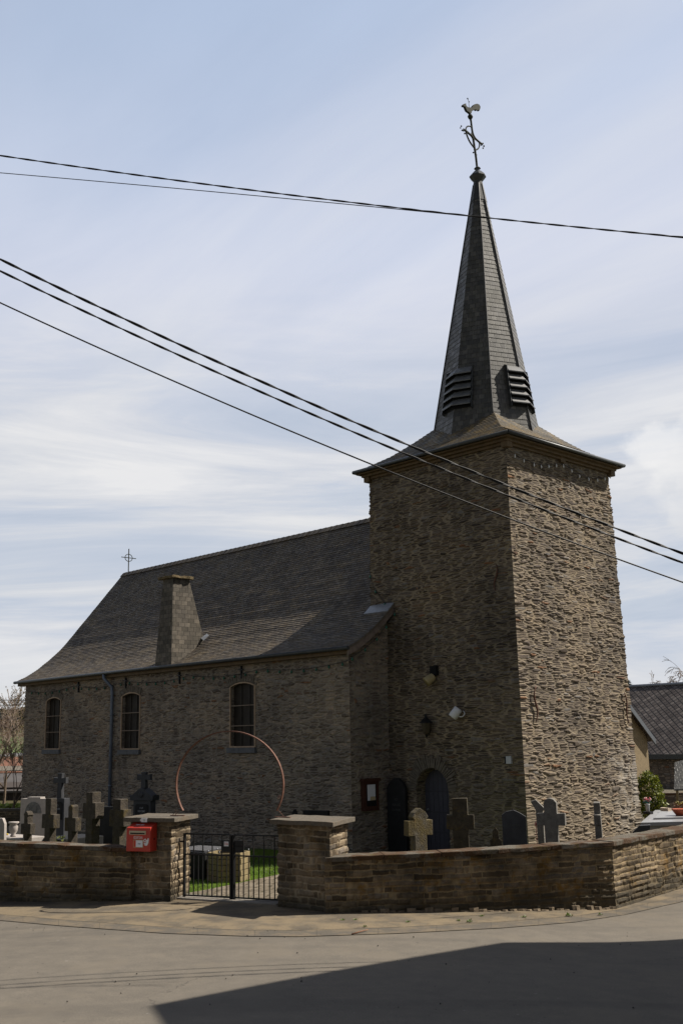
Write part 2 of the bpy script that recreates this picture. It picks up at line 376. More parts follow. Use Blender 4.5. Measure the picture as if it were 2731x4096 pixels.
def blockwork(name, stones, mortar, bw=0.31, rh=0.105, mw=0.014, bump=1.0, ochre=0.0, dark_foot=True, relief=0.0):
    m, nt = material(name); uv = uvn(nt)
    e, rnd, fv, fu = courses(nt, uv, bw, rh, 0.42, 1.0)
    fine = nt.noise(uv, 30.0, 5.0, 0.65); med = nt.noise(uv, 7.0, 4.0, 0.6); big = nt.noise(uv, 0.9, 4.0, 0.6)
    ed = nt.m('ADD', e, nt.m('MULTIPLY', nt.m('SUBTRACT', med, 0.5), 0.022))
    st = nt.rng(ed, mw*0.4, mw*1.5)
    sc = nt.ramp(rnd[0], stones)
    sc = nt.mix(1.0, sc, nt.ramp(nt.m('ADD', nt.m('MULTIPLY', fine, 0.4), nt.m('MULTIPLY', med, 0.6)), [(0.3, (0.55, 0.55, 0.56)), (0.5, (1, 1, 1)), (0.7, (1.5, 1.45, 1.38))]), 'MULTIPLY')
    mc = nt.mix(1.0, mortar, nt.ramp(med, [(0.3, (0.6, 0.6, 0.6)), (0.6, (1.1, 1.08, 1.05))]), 'MULTIPLY')
    c = nt.mix(st, mc, sc)
    P = objc(nt); pz = nt.sep(P)[2]
    if ochre > 0:
        oc = nt.rng(nt.noise(P, 1.7, 5.0, 0.68), 0.50, 0.64)
        oc2 = nt.m('MULTIPLY', oc, nt.rng(nt.noise(P, 9.0, 4.0, 0.7), 0.35, 0.60))
        c = nt.mix(nt.m('MULTIPLY', oc2, ochre), c, (0.17, 0.09, 0.014))
    dk = nt.rng(nt.noise(P, 1.3, 4.0, 0.6), 0.36, 0.60, 0.55, 1.12)
    c = nt.mix(1.0, c, nt.xyz(dk, dk, dk), 'MULTIPLY')
    whi = nt.m('MULTIPLY', nt.rng(nt.noise(P, 4.0, 6.0, 0.75), 0.67, 0.74), 0.45)
    c = nt.mix(whi, c, (0.19, 0.18, 0.175))
    if dark_foot:   # darker towards the foot of the wall, edge broken by noise
        foot = nt.rng(nt.m('ADD', pz, nt.m('MULTIPLY', nt.noise(P, 2.5, 4.0, 0.6), 0.5)), 0.25, 0.62, 0.0, 1.0)
        c = nt.mix(nt.m('ADD', nt.m('MULTIPLY', foot, 0.7), 0.3), (0.035, 0.032, 0.024), c)
    h = nt.m('ADD', nt.m('MULTIPLY', st, nt.m('ADD', 0.55, nt.m('MULTIPLY', rnd[1], 0.5))), nt.m('ADD', nt.m('MULTIPLY', fine, 0.2), nt.m('MULTIPLY', med, 0.45)))
    if relief:
        hd = nt.m('ADD', nt.m('MULTIPLY', st, nt.m('ADD', 0.35, nt.m('MULTIPLY', rnd[1], 0.75))), nt.m('MULTIPLY', med, 0.45))
        dn = nt.new('ShaderNodeDisplacement'); nt.put(dn.inputs['Height'], hd); dn.inputs['Midlevel'].default_value = 0.75; dn.inputs['Scale'].default_value = relief
        nt.l.new(dn.outputs[0], nt.out.inputs['Displacement']); m.displacement_method = 'DISPLACEMENT'
        fin(nt, c, 0.93, nt.bump(nt.m('ADD', fine, st), 0.7, 0.010), spec=0.12)
    else: fin(nt, c, 0.93, nt.bump(h, bump, 0.03), spec=0.12)
    return m
def slates(name, tones, bw=0.2, rh=1.0, rough=0.5, lichen=None, spec=0.4, light=0.0, gap=0.010, tiltb=0.0):
    """v counts rows (integer per row) when rh=1; u in metres"""
    m, nt = material(name); uv = uvn(nt); u, v, _ = nt.sep(uv)
    vr = nt.m('DIVIDE', v, rh); row = nt.m('FLOOR', vr); fv = nt.m('FRACT', vr)
    odd = nt.m('MULTIPLY', nt.m('MODULO', nt.m('ABSOLUTE', row), 2.0), 0.5)
    jit = nt.m('MULTIPLY', nt.wn(row, '1D'), 0.25)
    uu = nt.m('ADD', nt.m('DIVIDE', u, bw), nt.m('ADD', odd, jit)); cu = nt.m('FLOOR', uu); fu = nt.m('FRACT', uu)
    rnd = nt.sep(nt.wn(nt.xyz(cu, row), '2D', out=1))
    eu = nt.m('MULTIPLY', nt.m('MINIMUM', fu, nt.m('SUBTRACT', 1.0, fu)), bw)
    P = objc(nt)
    med = nt.noise(P, 6.0, 5.0, 0.65); big = nt.noise(P, 0.55, 4.0, 0.6); fine = nt.noise(P, 28.0, 4.0, 0.6)
    c = nt.ramp(rnd[0], tones)
    c = nt.mix(1.0, c, nt.ramp(med, [(0.3, (0.72, 0.72, 0.72)), (0.5, (1, 1, 1)), (0.7, (1.3, 1.28, 1.24))]), 'MULTIPLY')
    c = nt.mix(1.0, c, nt.ramp(big, [(0.3, (0.80, 0.80, 0.82)), (0.5, (1, 1, 1)), (0.7, (1.15, 1.13, 1.10))]), 'MULTIPLY')
    if lichen:
        lm = nt.m('MULTIPLY', nt.rng(nt.noise(P, 2.2, 6.0, 0.7), 0.42, 0.66), lichen[1])
        c = nt.mix(lm, c, lichen[0])
    joint = nt.rng(eu, gap*0.4, gap)
    c = nt.mix(joint, (0.016, 0.015, 0.015), c)
    rowe = nt.rng(fv, 0.0, 0.07)
    h = nt.m('ADD', nt.m('MULTIPLY', joint, 0.6), nt.m('ADD', nt.m('MULTIPLY', rnd[1], 0.5), nt.m('MULTIPLY', fine, 0.25)))
    if tiltb: h = nt.m('ADD', h, nt.m('MULTIPLY', nt.m('SUBTRACT', 1.0, fv), tiltb))
    if tiltb: c = nt.mix(rowe, (0.02, 0.02, 0.02), c)  # shadow under each slate lap painted as a dark row line
    rg = nt.m('ADD', rough, nt.m('MULTIPLY', nt.m('SUBTRACT', rnd[2], 0.5), 0.2))
    fin(nt, c, rg, nt.bump(h, 0.6, 0.012), spec=spec)
    return m
def plain(name, c, rough=0.6, var=0.18, scale=12.0, metal=0.0, spec=0.3, bump=0.15, dist=0.004, spots=None):
    m, nt = material(name); P = objc(nt)
    n = nt.noise(P, scale, 5.0, 0.6)
    cc = nt.mix(1.0, c, nt.ramp(n, [(0.28, (1-var,)*3), (0.5, (1, 1, 1)), (0.72, (1+var,)*3)]), 'MULTIPLY')
    if spots:
        for (sc_, lo, hi_, colr, amt) in spots:
            k = nt.m('MULTIPLY', nt.rng(nt.noise(P, sc_, 6.0, 0.68), lo, hi_), amt)
            cc = nt.mix(k, cc, colr)
    h = nt.noise(P, scale*3, 5.0, 0.65)
    fin(nt, cc, rough, nt.bump(h, bump, dist), metal, spec)
    return m

def lime_stain(nt, uv, c):
    P = objc(nt); px, py, pz = nt.sep(P)
    f = nt.m('MULTIPLY', nt.rng(py, 3.6, 5.2), nt.rng(pz, 3.2, 1.6))
    f = nt.m('MULTIPLY', nt.m('MULTIPLY', f, nt.rng(nt.noise(P, 3.0, 5.0, 0.7), 0.40, 0.60)), 0.6)
    c = nt.mix(f, c, (0.36, 0.34, 0.31))
    g = nt.m('MULTIPLY', nt.rng(pz, 2.2, 0.6), 0.25)
    return nt.mix(g, c, (0.25, 0.20, 0.135))
ST_TOWER = [(0.0, (0.044, 0.035, 0.030)), (0.25, (0.082, 0.065, 0.051)), (0.5, (0.108, 0.086, 0.066)), (0.75, (0.095, 0.078, 0.068)), (1.0, (0.143, 0.116, 0.088))]
ST_NAVE = [(0.0, (0.086, 0.070, 0.059)), (0.3, (0.145, 0.118, 0.096)), (0.6, (0.194, 0.159, 0.125)), (1.0, (0.259, 0.208, 0.160))]
m_tower = rubble('tower_rubble', ST_TOWER, (0.200, 0.164, 0.118), 0.40, 0.066, 0.13, 1.0, 0.06, stain=lime_stain, relief=0.026)
m_nave = rubble('nave_rubble', ST_NAVE, (0.215, 0.185, 0.15), 0.36, 0.074, 0.13, 1.0, 0.055, white=0.15, relief=0.026)
ST_WALL = [(0.0, (0.056, 0.043, 0.029)), (0.35, (0.112, 0.085, 0.056)), (0.7, (0.163, 0.124, 0.081)), (1.0, (0.124, 0.105, 0.085))]
m_wall = blockwork('boundary_blockwork', ST_WALL, (0.235, 0.182, 0.110), ochre=0.75, relief=0.034)
m_pier = blockwork('pier_blockwork', ST_WALL, (0.235, 0.190, 0.130), bw=0.28, rh=0.12, ochre=0.3, relief=0.030)
m_vous = plain('arch_stone', (0.115, 0.098, 0.078), 0.9, 0.35, 9.0, bump=0.6, dist=0.01)
m_slate = slates('nave_slate', [(0.0, (0.059, 0.050, 0.043)), (0.5, (0.088, 0.075, 0.063)), (1.0, (0.126, 0.109, 0.089))], 0.22, rough=0.72, lichen=((0.159, 0.119, 0.067), 0.45), spec=0.2)
m_skirt = slates('tower_roof_slate', [(0.0, (0.053, 0.048, 0.042)), (0.5, (0.081, 0.071, 0.056)), (1.0, (0.105, 0.090, 0.068))], 0.2, rough=0.6, lichen=((0.175, 0.118, 0.042), 0.9))
m_spire = slates('spire_slate', [(0.0, (0.034, 0.033, 0.030)), (0.5, (0.053, 0.050, 0.045)), (1.0, (0.078, 0.074, 0.066))], 0.19, rough=0.5, lichen=((0.034, 0.030, 0.014), 0.45), spec=0.4)
m_chim = slates('chimney_slate', [(0.0, (0.062, 0.055, 0.045)), (0.5, (0.092, 0.081, 0.067)), (1.0, (0.123, 0.107, 0.088))], 0.26, rough=0.75, rh=0.155, tiltb=0.7, spec=0.15)
m_lead = plain('lead_sheet', (0.19, 0.20, 0.22), 0.45, 0.15, 8.0, metal=0.3)
m_zincdark = plain('dark_zinc', (0.055, 0.058, 0.060), 0.45, 0.25, 9.0, metal=0.4)
m_louvre = plain('slate_grey_louvre', (0.085, 0.086, 0.088), 0.45, 0.3, 6.0, spec=0.5)
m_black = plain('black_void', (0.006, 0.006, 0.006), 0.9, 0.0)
m_board = plain('eave_board', (0.095, 0.062, 0.030), 0.7, 0.3, 6.0)
m_pipe = plain('zinc_pipe', (0.115, 0.135, 0.175), 0.5, 0.15, 5.0, metal=0.35)
m_iron = plain('black_iron', (0.012, 0.012, 0.013), 0.5, 0.3, 14.0, metal=0.3, spots=[(9.0, 0.60, 0.70, (0.10, 0.035, 0.015), 0.55)])
m_rust = plain('rusty_iron', (0.115, 0.054, 0.036), 0.7, 0.35, 16.0, metal=0.2, spots=[(6.0, 0.55, 0.68, (0.06, 0.04, 0.035), 0.6)])
m_vane = plain('weathered_vane_iron', (0.024, 0.026, 0.019), 0.8, 0.4, 9.0, spec=0.15)
m_glass = plain('dark_window_glass', (0.014, 0.013, 0.013), 0.16, 0.4, 2.5, spec=0.5, bump=0.05)
m_mesh = plain('window_guard_frame', (0.31, 0.22, 0.145), 0.6, 0.2, 8.0)
m_sill = plain('blue_stone_sill', (0.085, 0.088, 0.095), 0.7, 0.3, 7.0)
m_door = plain('grey_painted_door', (0.046, 0.045, 0.058), 0.55, 0.15, 4.0)
m_concrete = plain('coping_concrete', (0.092, 0.078, 0.060), 0.92, 0.3, 18.0, bump=0.6, dist=0.01,
                   spots=[(2.4, 0.50, 0.66, (0.12, 0.085, 0.055), 0.6), (26.0, 0.66, 0.72, (0.32, 0.31, 0.29), 0.7)])
m_copingmoss = plain('mossy_coping', (0.100, 0.087, 0.068), 0.95, 0.35, 16.0, bump=0.9, dist=0.02,
                   spots=[(1.7, 0.42, 0.54, (0.058, 0.027, 0.009), 0.92), (3.1, 0.58, 0.66, (0.075, 0.060, 0.014), 0.8), (20.0, 0.64, 0.70, (0.32, 0.31, 0.29), 0.6)])
m_red = plain('red_painted_steel', (0.36, 0.030, 0.016), 0.42, 0.12, 6.0, spec=0.4)
m_reddark = plain('red_label', (0.45, 0.045, 0.025), 0.5, 0.03)
m_white = plain('white_enamel', (0.60, 0.60, 0.61), 0.45, 0.05)
m_cream = plain('cream_metal', (0.36, 0.29, 0.15), 0.55, 0.15)
m_slot = plain('brushed_slot', (0.40, 0.34, 0.24), 0.4, 0.1, metal=0.4)
m_green = plain('green_mark', (0.03, 0.30, 0.14), 0.5, 0.05)
m_ink = plain('black_lettering', (0.02, 0.02, 0.02), 0.6, 0.0)
m_paper = plain('paper', (0.62, 0.62, 0.66), 0.7, 0.06, 30.0)
m_paper2 = plain('buff_paper', (0.42, 0.33, 0.20), 0.7, 0.06, 30.0)
m_nb = plain('red_brown_wood', (0.055, 0.021, 0.014), 0.6, 0.3, 8.0)
m_bluestone = plain('dark_polished_stone', (0.016, 0.016, 0.017), 0.6, 0.3, 5.0, spec=0.15)
m_slatestone = plain('slate_headstone', (0.034, 0.035, 0.040), 0.6, 0.3, 5.0, spots=[(14.0, 0.66, 0.73, (0.2, 0.2, 0.2), 0.35)])
m_cross = plain('mossy_cross_stone', (0.050, 0.041, 0.031), 0.95, 0.4, 9.0, bump=1.0, dist=0.02,
                spots=[(3.0, 0.54, 0.68, (0.080, 0.056, 0.014), 0.7), (12.0, 0.62, 0.70, (0.15, 0.14, 0.122), 0.5)])
m_crosslich = plain('lichen_cross_stone', (0.088, 0.076, 0.057), 0.95, 0.35, 9.0, bump=1.0, dist=0.02,
                spots=[(3.4, 0.40, 0.58, (0.100, 0.072, 0.018), 0.7), (6.0, 0.64, 0.72, (0.20, 0.09, 0.018), 0.5)])
m_crossgrey = plain('grey_cross_stone', (0.135, 0.126, 0.113), 0.92, 0.35, 8.0, bump=0.9, dist=0.018)
m_crossdark = plain('dark_cross_stone', (0.050, 0.041, 0.028), 0.95, 0.4, 8.0, bump=0.9, dist=0.02, spots=[(5.0, 0.52, 0.66, (0.13, 0.09, 0.03), 0.5)])
m_palestone = plain('pale_grey_stone', (0.29, 0.262, 0.24), 0.85, 0.12, 12.0)
m_granite = plain('polished_grey_granite', (0.27, 0.27, 0.275), 0.28, 0.10, 60.0, spec=0.5)
m_wood = plain('weathered_pine', (0.185, 0.145, 0.075), 0.8, 0.25, 7.0, bump=0.4)
m_bark = plain('bark', (0.115, 0.085, 0.060), 0.9, 0.3, 14.0, bump=0.5, dist=0.01)
m_cable = plain('black_cable', (0.014, 0.014, 0.015), 0.6, 0.1)

# ------------------------------------------------------------------ ground, road, pavement
def grid_sheet(name, x0, x1, y0, y1, nx, ny, zf, mat, kind='structure', skip=None):
    vs_ = []; fs = []
    for j in range(ny+1):
        for i in range(nx+1):
            x = x0+(x1-x0)*i/nx; y = y0+(y1-y0)*j/ny; vs_.append((x, y, zf(x, y)))
    for j in range(ny):
        for i in range(nx):
            if skip and skip(x0+(x1-x0)*(i+.5)/nx, y0+(y1-y0)*(j+.5)/ny): continue
            a = j*(nx+1)+i; fs.append((a, a+1, a+nx+2, a+nx+1))
    b = MB(); b.mesh(vs_, fs, smooth=True); return b.build(name, mat, kind=kind, origin=(0, 0, 0))
m_field, nt = material('field_grass'); P = objc(nt)
n = nt.noise(P, 0.02, 4.0); n2 = nt.noise(P, 0.6, 5.0)
c = nt.ramp(n, [(0.35, (0.055, 0.068, 0.025)), (0.5, (0.065, 0.085, 0.028)), (0.65, (0.085, 0.076, 0.045))])
c = nt.mix(1.0, c, nt.ramp(n2, [(0.3, (0.7, 0.7, 0.7)), (0.7, (1.2, 1.2, 1.2))]), 'MULTIPLY')
fin(nt, c, 0.95, spec=0.1)
grid_sheet('ground', -3000, 3000, -3000, 3000, 4, 4, lambda x, y: -0.62, m_field)

m_road, nt = material('asphalt'); P = objc(nt)
fine = nt.noise(P, 70.0, 4.0, 0.7); med = nt.noise(P, 3.0, 5.0, 0.6); big = nt.noise(P, 0.32, 4.0, 0.55, dist=0.4)
c = nt.mix(big, (0.099, 0.087, 0.071), (0.127, 0.111, 0.090))
c = nt.mix(1.0, c, nt.ramp(fine, [(0.25, (0.62, 0.62, 0.62)), (0.5, (1, 1, 1)), (0.75, (1.38, 1.37, 1.35))]), 'MULTIPLY')
c = nt.mix(1.0, c, nt.ramp(med, [(0.3, (0.86, 0.86, 0.87)), (0.7, (1.10, 1.09, 1.08))]), 'MULTIPLY')
px, py, pz = nt.sep(P)
crk = nt.vor(nt.vm('ADD', nt.vm('SCALE', P, 0.28), nt.vm('SCALE', nt.noise(P, 0.9, 5.0, 0.65, out=1), 0.35)), 1.0, 'DISTANCE_TO_EDGE', '2D').outputs['Distance']
crm = nt.m('MULTIPLY', nt.rng(crk, 0.0055, 0.0015), nt.rng(nt.noise(P, 0.35, 3.0), 0.50, 0.62))
c = nt.mix(nt.m('MULTIPLY', crm, 0.55), c, (0.03, 0.027, 0.024))
ptch = nt.rng(nt.noise(nt.vm('ADD', P, (5.0, 11.0, 0.0)), 0.55, 5.0, 0.62), 0.53, 0.60)
c = nt.mix(nt.m('MULTIPLY', ptch, 0.28), c, (0.145, 0.122, 0.092))
tr = nt.noise(nt.xyz(nt.m('MULTIPLY', nt.m('ADD', nt.m('MULTIPLY', px, -0.72), nt.m('MULTIPLY', py, 0.69)), 1.0), nt.m('MULTIPLY', nt.m('ADD', nt.m('MULTIPLY', px, 0.69), nt.m('MULTIPLY', py, 0.72)), 0.08), 0.0), 1.1, 3.0)
c = nt.mix(nt.rng(tr, 0.50, 0.66, 0.0, 0.30), c, (0.055, 0.050, 0.044))
sp = nt.rng(nt.noise(P, 9.0, 2.0, 0.5), 0.755, 0.775)
c = nt.mix(nt.m('MULTIPLY', sp, 0.5), c, (0.25, 0.24, 0.22))
dp = nt.rng(nt.noise(nt.vm('ADD', P, (31.0, 7.0, 0.0)), 11.0, 2.0, 0.5), 0.745, 0.765)
c = nt.mix(nt.m('MULTIPLY', dp, 0.7), c, (0.028, 0.025, 0.022))
fin(nt, c, 0.88, nt.bump(fine, 0.5, 0.006), spec=0.25)
def inside(x, y, poly):
    r = False; n = len(poly); j = n-1
    for i in range(n):
        xi, yi = poly[i]; xj, yj = poly[j]
        if (yi > y) != (yj > y) and x < (xj-xi)*(y-yi)/(yj-yi)+xi: r = not r
        j = i
    return r
YARD = [(-0.9, -10.95), (-1.2, -11.4), (-2.5, -12.1), (-4.0, -12.8), (-8.6, -14.9), (-60, -40), (-60, 45), (3.8, 45), (3.9, 14), (4.95, 5.4), (5.6, -2.35), (5.9, -5.4), (4.6, -7.9), (3.0, -9.9), (1.6, -10.05)]
YARD_IN = [(-0.9, -10.3), (-1.2, -10.7), (-2.5, -11.4), (-4.0, -12.1), (-8.6, -14.2), (-60, -39), (-60, 45), (3.0, 45), (3.1, 14), (4.2, 5.4), (4.9, -2.35), (5.2, -5.2), (4.0, -7.3), (2.6, -9.2), (1.4, -9.4)]
GR = [(-40, -0.5), (-12, -0.33), (-5.25, -0.13), (-2.4, -0.02), (0, 0), (1.75, 0), (4.4, -0.07), (7.1, -0.205), (9.24, -0.15), (14, -0.10), (60, -0.1)]
def road_z(x, y):
    """the street falls away a little to both sides of the gate"""
    def f(r):
        for (r0, z0), (r1, z1) in zip(GR, GR[1:]):
            if r <= r1: return z0+(z1-z0)*max(0, (r-r0))/(r1-r0)
        return GR[-1][1]
    r = 0.697*(x-1)+0.717*(y+10.5)
    return sum(f(r+d)*k for d, k in ((-1.0, .25), (0, .5), (1.0, .25)))
def onG(x, y, e=0.0):
    z = 0.0
    for _ in range(8): p = onZ(x, y, z); z = road_z(p.x, p.y)
    return Vector((p.x, p.y, z+e))
grid_sheet('road', -45, 67, -75, 13, 224, 176, road_z, m_road, skip=lambda x, y: inside(x, y, YARD_IN))

kerb_px = [(-420, 3650), (0, 3683), (250, 3705), (660, 3735), (1000, 3747), (1200, 3748), (1600, 3735), (2000, 3714), (2300, 3690), (2500, 3660), (2731, 3607), (2950, 3548)]
def dense(pts, n):
    out = []
    for a, c_ in zip(pts, pts[1:]): out += [tuple(p+(q-p)*k/n for p, q in zip(a, c_)) for k in range(n)]
    return out+[tuple(pts[-1])]
KO = [onG(x, y, 0.010) for x, y in dense(kerb_px, 6)]
KI = [onG(x, y-24, 0.010) for x, y in dense(kerb_px, 6)]
m_gutter, nt = material('gutter_concrete'); P = objc(nt); uv = uvn(nt); u, v, _ = nt.sep(uv)
n = nt.noise(P, 2.2, 6.0, 0.65); fine = nt.noise(P, 45.0, 4.0, 0.7)
c = nt.mix(nt.rng(n, 0.42, 0.60), (0.086, 0.075, 0.061), (0.128, 0.103, 0.072))
c = nt.mix(1.0, c, nt.ramp(fine, [(0.3, (0.75, 0.75, 0.75)), (0.7, (1.2, 1.2, 1.2))]), 'MULTIPLY')
j = nt.rng(nt.m('ABSOLUTE', nt.m('SUBTRACT', nt.m('FRACT', u), 0.5)), 0.485, 0.497)
c = nt.mix(nt.m('MULTIPLY', j, 0.6), c, (0.055, 0.048, 0.04))
ln = nt.m('MULTIPLY', nt.rng(nt.m('SUBTRACT', 1.0, v), 0.10, 0.03), 0.6)
c = nt.mix(nt.m('MULTIPLY', ln, nt.rng(nt.noise(P, 3.0, 3.0), 0.40, 0.55)), c, (0.05, 0.042, 0.034))
fin(nt, c, 0.9, nt.bump(fine, 0.4, 0.005), spec=0.2)
b = MB(); s = 0
for i in range(len(KO)-1):
    L = (KO[i+1]-KO[i]).length
    q = [KO[i], KO[i+1], KI[i+1], KI[i]]
    b.face([tuple(p) for p in q], uv=[(s, 0), (s+L, 0), (s+L, 1), (s, 1)]); s += L
b.build('kerb_strip', m_gutter, kind='structure', origin=(0, 0, 0))
m_pave, nt = material('sandy_pavers'); P = objc(nt)
mp = nt.new('ShaderNodeMapping'); nt.put(mp.inputs['Vector'], P); mp.inputs['Rotation'].default_value = (0, 0, R(-30))
br = nt.new('ShaderNodeTexBrick'); nt.put(br.inputs['Vector'], mp.outputs[0]); br.inputs['Scale'].default_value = 1.0
br.inputs['Brick Width'].default_value = 0.30; br.inputs['Row Height'].default_value = 0.20; br.inputs['Mortar Size'].default_value = 0.008
br.inputs['Color1'].default_value = (0.086, 0.073, 0.057, 1); br.inputs['Color2'].default_value = (0.118, 0.099, 0.074, 1); br.inputs['Mortar'].default_value = (0.088, 0.069, 0.047, 1)
n = nt.noise(P, 1.2, 5.0, 0.6); fine = nt.noise(P, 50.0, 4.0, 0.7)
c = nt.mix(nt.rng(n, 0.40, 0.60, 0.0, 0.8), br.outputs[0], (0.180, 0.140, 0.090))
c = nt.mix(1.0, c, nt.ramp(fine, [(0.3, (0.78, 0.78, 0.78)), (0.7, (1.18, 1.18, 1.18))]), 'MULTIPLY')
fin(nt, c, 0.92, nt.bump(nt.m('ADD', br.outputs['Fac'], nt.m('MULTIPLY', fine, -0.3)), -0.35, 0.008), spec=0.15)

# wall lines on plan
PR = dict(FL=(1.92, -10.37), FR=(3.19, -10.21), BR=(2.72, -9.30), BL=(1.45, -9.46))
PL = dict(FR=(-0.33, -11.22), FL=(-1.22, -11.58), BL=(-1.72, -10.78), BR=(-0.80, -10.42))
# foot points with (x, y, ground, top)
WL = [(-1.04, -11.68, -0.02, 1.02), (-2.4, -12.36, -0.08, 1.055), (-3.9, -13.06, -0.14, 1.09), (-8.4, -15.1, -0.30, 1.15)]
WR = [(3.14, -10.30, -0.02, 0.975), (4.86, -8.11, -0.09, 1.02), (6.19, -5.64, -0.24, 1.05)]
WRET = [(6.19, -5.64, -0.24, 1.05), (5.86, -2.33, -0.18, 1.05), (5.2, 5.5, -0.15, 1.10), (4.2, 14.0, -0.15, 1.15)]
back = [(-8.3, -14.9), (-3.8, -12.85), (-2.3, -12.2), (-0.9, -11.2), (0.5, -10.3), (1.7, -9.9), (3.0, -9.9), (4.7, -8.0), (6.0, -5.6), (5.65, -2.3), (5.0, 5.5), (4.0, 13.0)]
def resample2(pts, n):
    P_ = [Vector((p[0], p[1])) for p in pts]; L = [0]
    for a, c_ in zip(P_, P_[1:]): L.append(L[-1]+(c_-a).length)
    out = []
    for i in range(n+1):
        s_ = L[-1]*i/n; k = 0
        while k < len(L)-2 and L[k+1] < s_: k += 1
        out.append(P_[k].lerp(P_[k+1], (s_-L[k])/(L[k+1]-L[k])))
    return out
fr = resample2([(p.x, p.y) for p in KI], 90); bk = resample2(back, 90)
b = MB(); NC = 14; vs_ = []
for i in range(91):
    for j in range(NC+1):
        p = fr[i].lerp(bk[i], j/NC); vs_.append((p.x, p.y, road_z(p.x, p.y)+0.012+0.012*min(1, j/2)))
b.mesh(vs_, [(i*(NC+1)+j, (i+1)*(NC+1)+j, (i+1)*(NC+1)+j+1, i*(NC+1)+j+1) for i in range(90) for j in range(NC)], smooth=True)
b.build('pavement', m_pave, kind='structure', origin=(0, 0, 0))

def sstep(x, a, b):
    t = max(0, min(1, (x-a)/(b-a))); return t*t*(3-2*t)
def yard(x, y):
    d = math.hypot(x-0.5, y+10.6)
    return 0.03 - 0.27*sstep(d, 4.5, 10.0) + 0.015*mnoise.noise(Vector((x*0.7, y*0.7, 0)))
m_lawn, nt = material('churchyard_grass'); P = objc(nt)
n = nt.noise(P, 1.2, 5.0); f = nt.noise(P, 40.0, 4.0, 0.7)
c = nt.ramp(n, [(0.35, (0.055, 0.098, 0.010)), (0.55, (0.080, 0.130, 0.012)), (0.7, (0.100, 0.135, 0.020))])
px, py, pz = nt.sep(P)
gr_ = nt.m('MAXIMUM', nt.rng(nt.m('ADD', px, nt.m('MULTIPLY', n, 1.2)), 1.6, 2.4), nt.m('MAXIMUM', nt.rng(px, -8.5, -9.5), nt.rng(nt.m('ADD', py, nt.m('MULTIPLY', n, 2.0)), 0.5, 2.0)))
gr2 = nt.rng(px, -29.0, -33.0)
c = nt.mix(gr2, c, (0.060, 0.052, 0.026))
gr_ = nt.m('MULTIPLY', gr_, nt.m('SUBTRACT', 1.0, gr2))
c = nt.mix(gr_, c, nt.ramp(f, [(0.3, (0.075, 0.066, 0.055)), (0.6, (0.135, 0.118, 0.095)), (0.75, (0.19, 0.17, 0.14))]))
c = nt.mix(1.0, c, nt.ramp(f, [(0.3, (0.55, 0.55, 0.5)), (0.7, (1.3, 1.3, 1.2))]), 'MULTIPLY')
fin(nt, c, 0.95, nt.bump(f, 1.0, 0.03), spec=0.1)
b = MB(); vid = {}; VV = []; FF = []
def gv(i, j, st, ox, oy):
    k = (i, j)
    if k not in vid:
        x = ox+i*st; y = oy+j*st; vid[k] = len(VV); VV.append((x, y, yard(x, y)))
    return vid[k]
st, ox, oy = 0.4, -60.0, -40.0
for i in range(int(68/st)):
    for j in range(int(85/st)):
        if inside(ox+(i+.5)*st, oy+(j+.5)*st, YARD):
            FF.append((gv(i, j, st, ox, oy), gv(i+1, j, st, ox, oy), gv(i+1, j+1, st, ox, oy), gv(i, j+1, st, ox, oy)))
b.mesh(VV, FF, smooth=True); b.build('churchyard_ground', m_lawn, kind='structure', origin=(0, 0, 0))
# path of stone setts from the gate towards the church door
m_path, nt = material('path_setts'); P = objc(nt); uv = uvn(nt)
e, rnd, fv, fu = courses(nt, uv, 0.26, 0.20, 0.12, 0.5)
st_ = nt.rng(e, 0.006, 0.022); f = nt.noise(P, 30.0, 4.0, 0.65)
c = nt.ramp(rnd[0], [(0.0, (0.115, 0.094, 0.07)), (0.5, (0.15, 0.123, 0.09)), (1.0, (0.18, 0.15, 0.115))])
c = nt.mix(1.0, c, nt.ramp(f, [(0.3, (0.75, 0.75, 0.75)), (0.7, (1.2, 1.2, 1.2))]), 'MULTIPLY')
c = nt.mix(st_, (0.06, 0.05, 0.03), c)
fin(nt, c, 0.9, nt.bump(nt.m('ADD', st_, nt.m('MULTIPLY', f, 0.3)), 0.6, 0.015), spec=0.15)
PATHL = [(-0.80, -10.50), (-1.12, -9.05), (-1.70, -7.1), (-2.4, -4.5), (-3.6, -0.4)]
PATHR = [(1.55, -9.9), (1.25, -8.6), (0.7, -6.6), (-0.2, -4.0), (-2.0, -0.4)]
b = MB()
for k in range(4):
    for a in range(6):
        for s_ in range(5):
            q = []
            for (aa, ss) in ((a, s_), (a, s_+1), (a+1, s_+1), (a+1, s_)):
                t = aa/6; l = Vector(PATHL[k]).lerp(Vector(PATHL[k+1]), t); r = Vector(PATHR[k]).lerp(Vector(PATHR[k+1]), t)
                p = l.lerp(r, ss/5); q.append((p.x, p.y, yard(p.x, p.y)+0.018))
            b.face(q, uv=[(p[0]*0.87+p[1]*0.5, -p[0]*0.5+p[1]*0.87) for p in q], smooth=True)
b.build('churchyard_path', m_path, kind='structure', origin=(0, 0, 0))
b = MB(); b.prism([(-0.60, -11.02), (1.75, -10.27), (1.62, -9.88), (-0.80, -10.50)], 0.0, 0.045)
b.build('gate_threshold', plain('threshold_concrete', (0.20, 0.18, 0.155), 0.9, 0.15, 14.0), kind='structure', bevel=0.008)

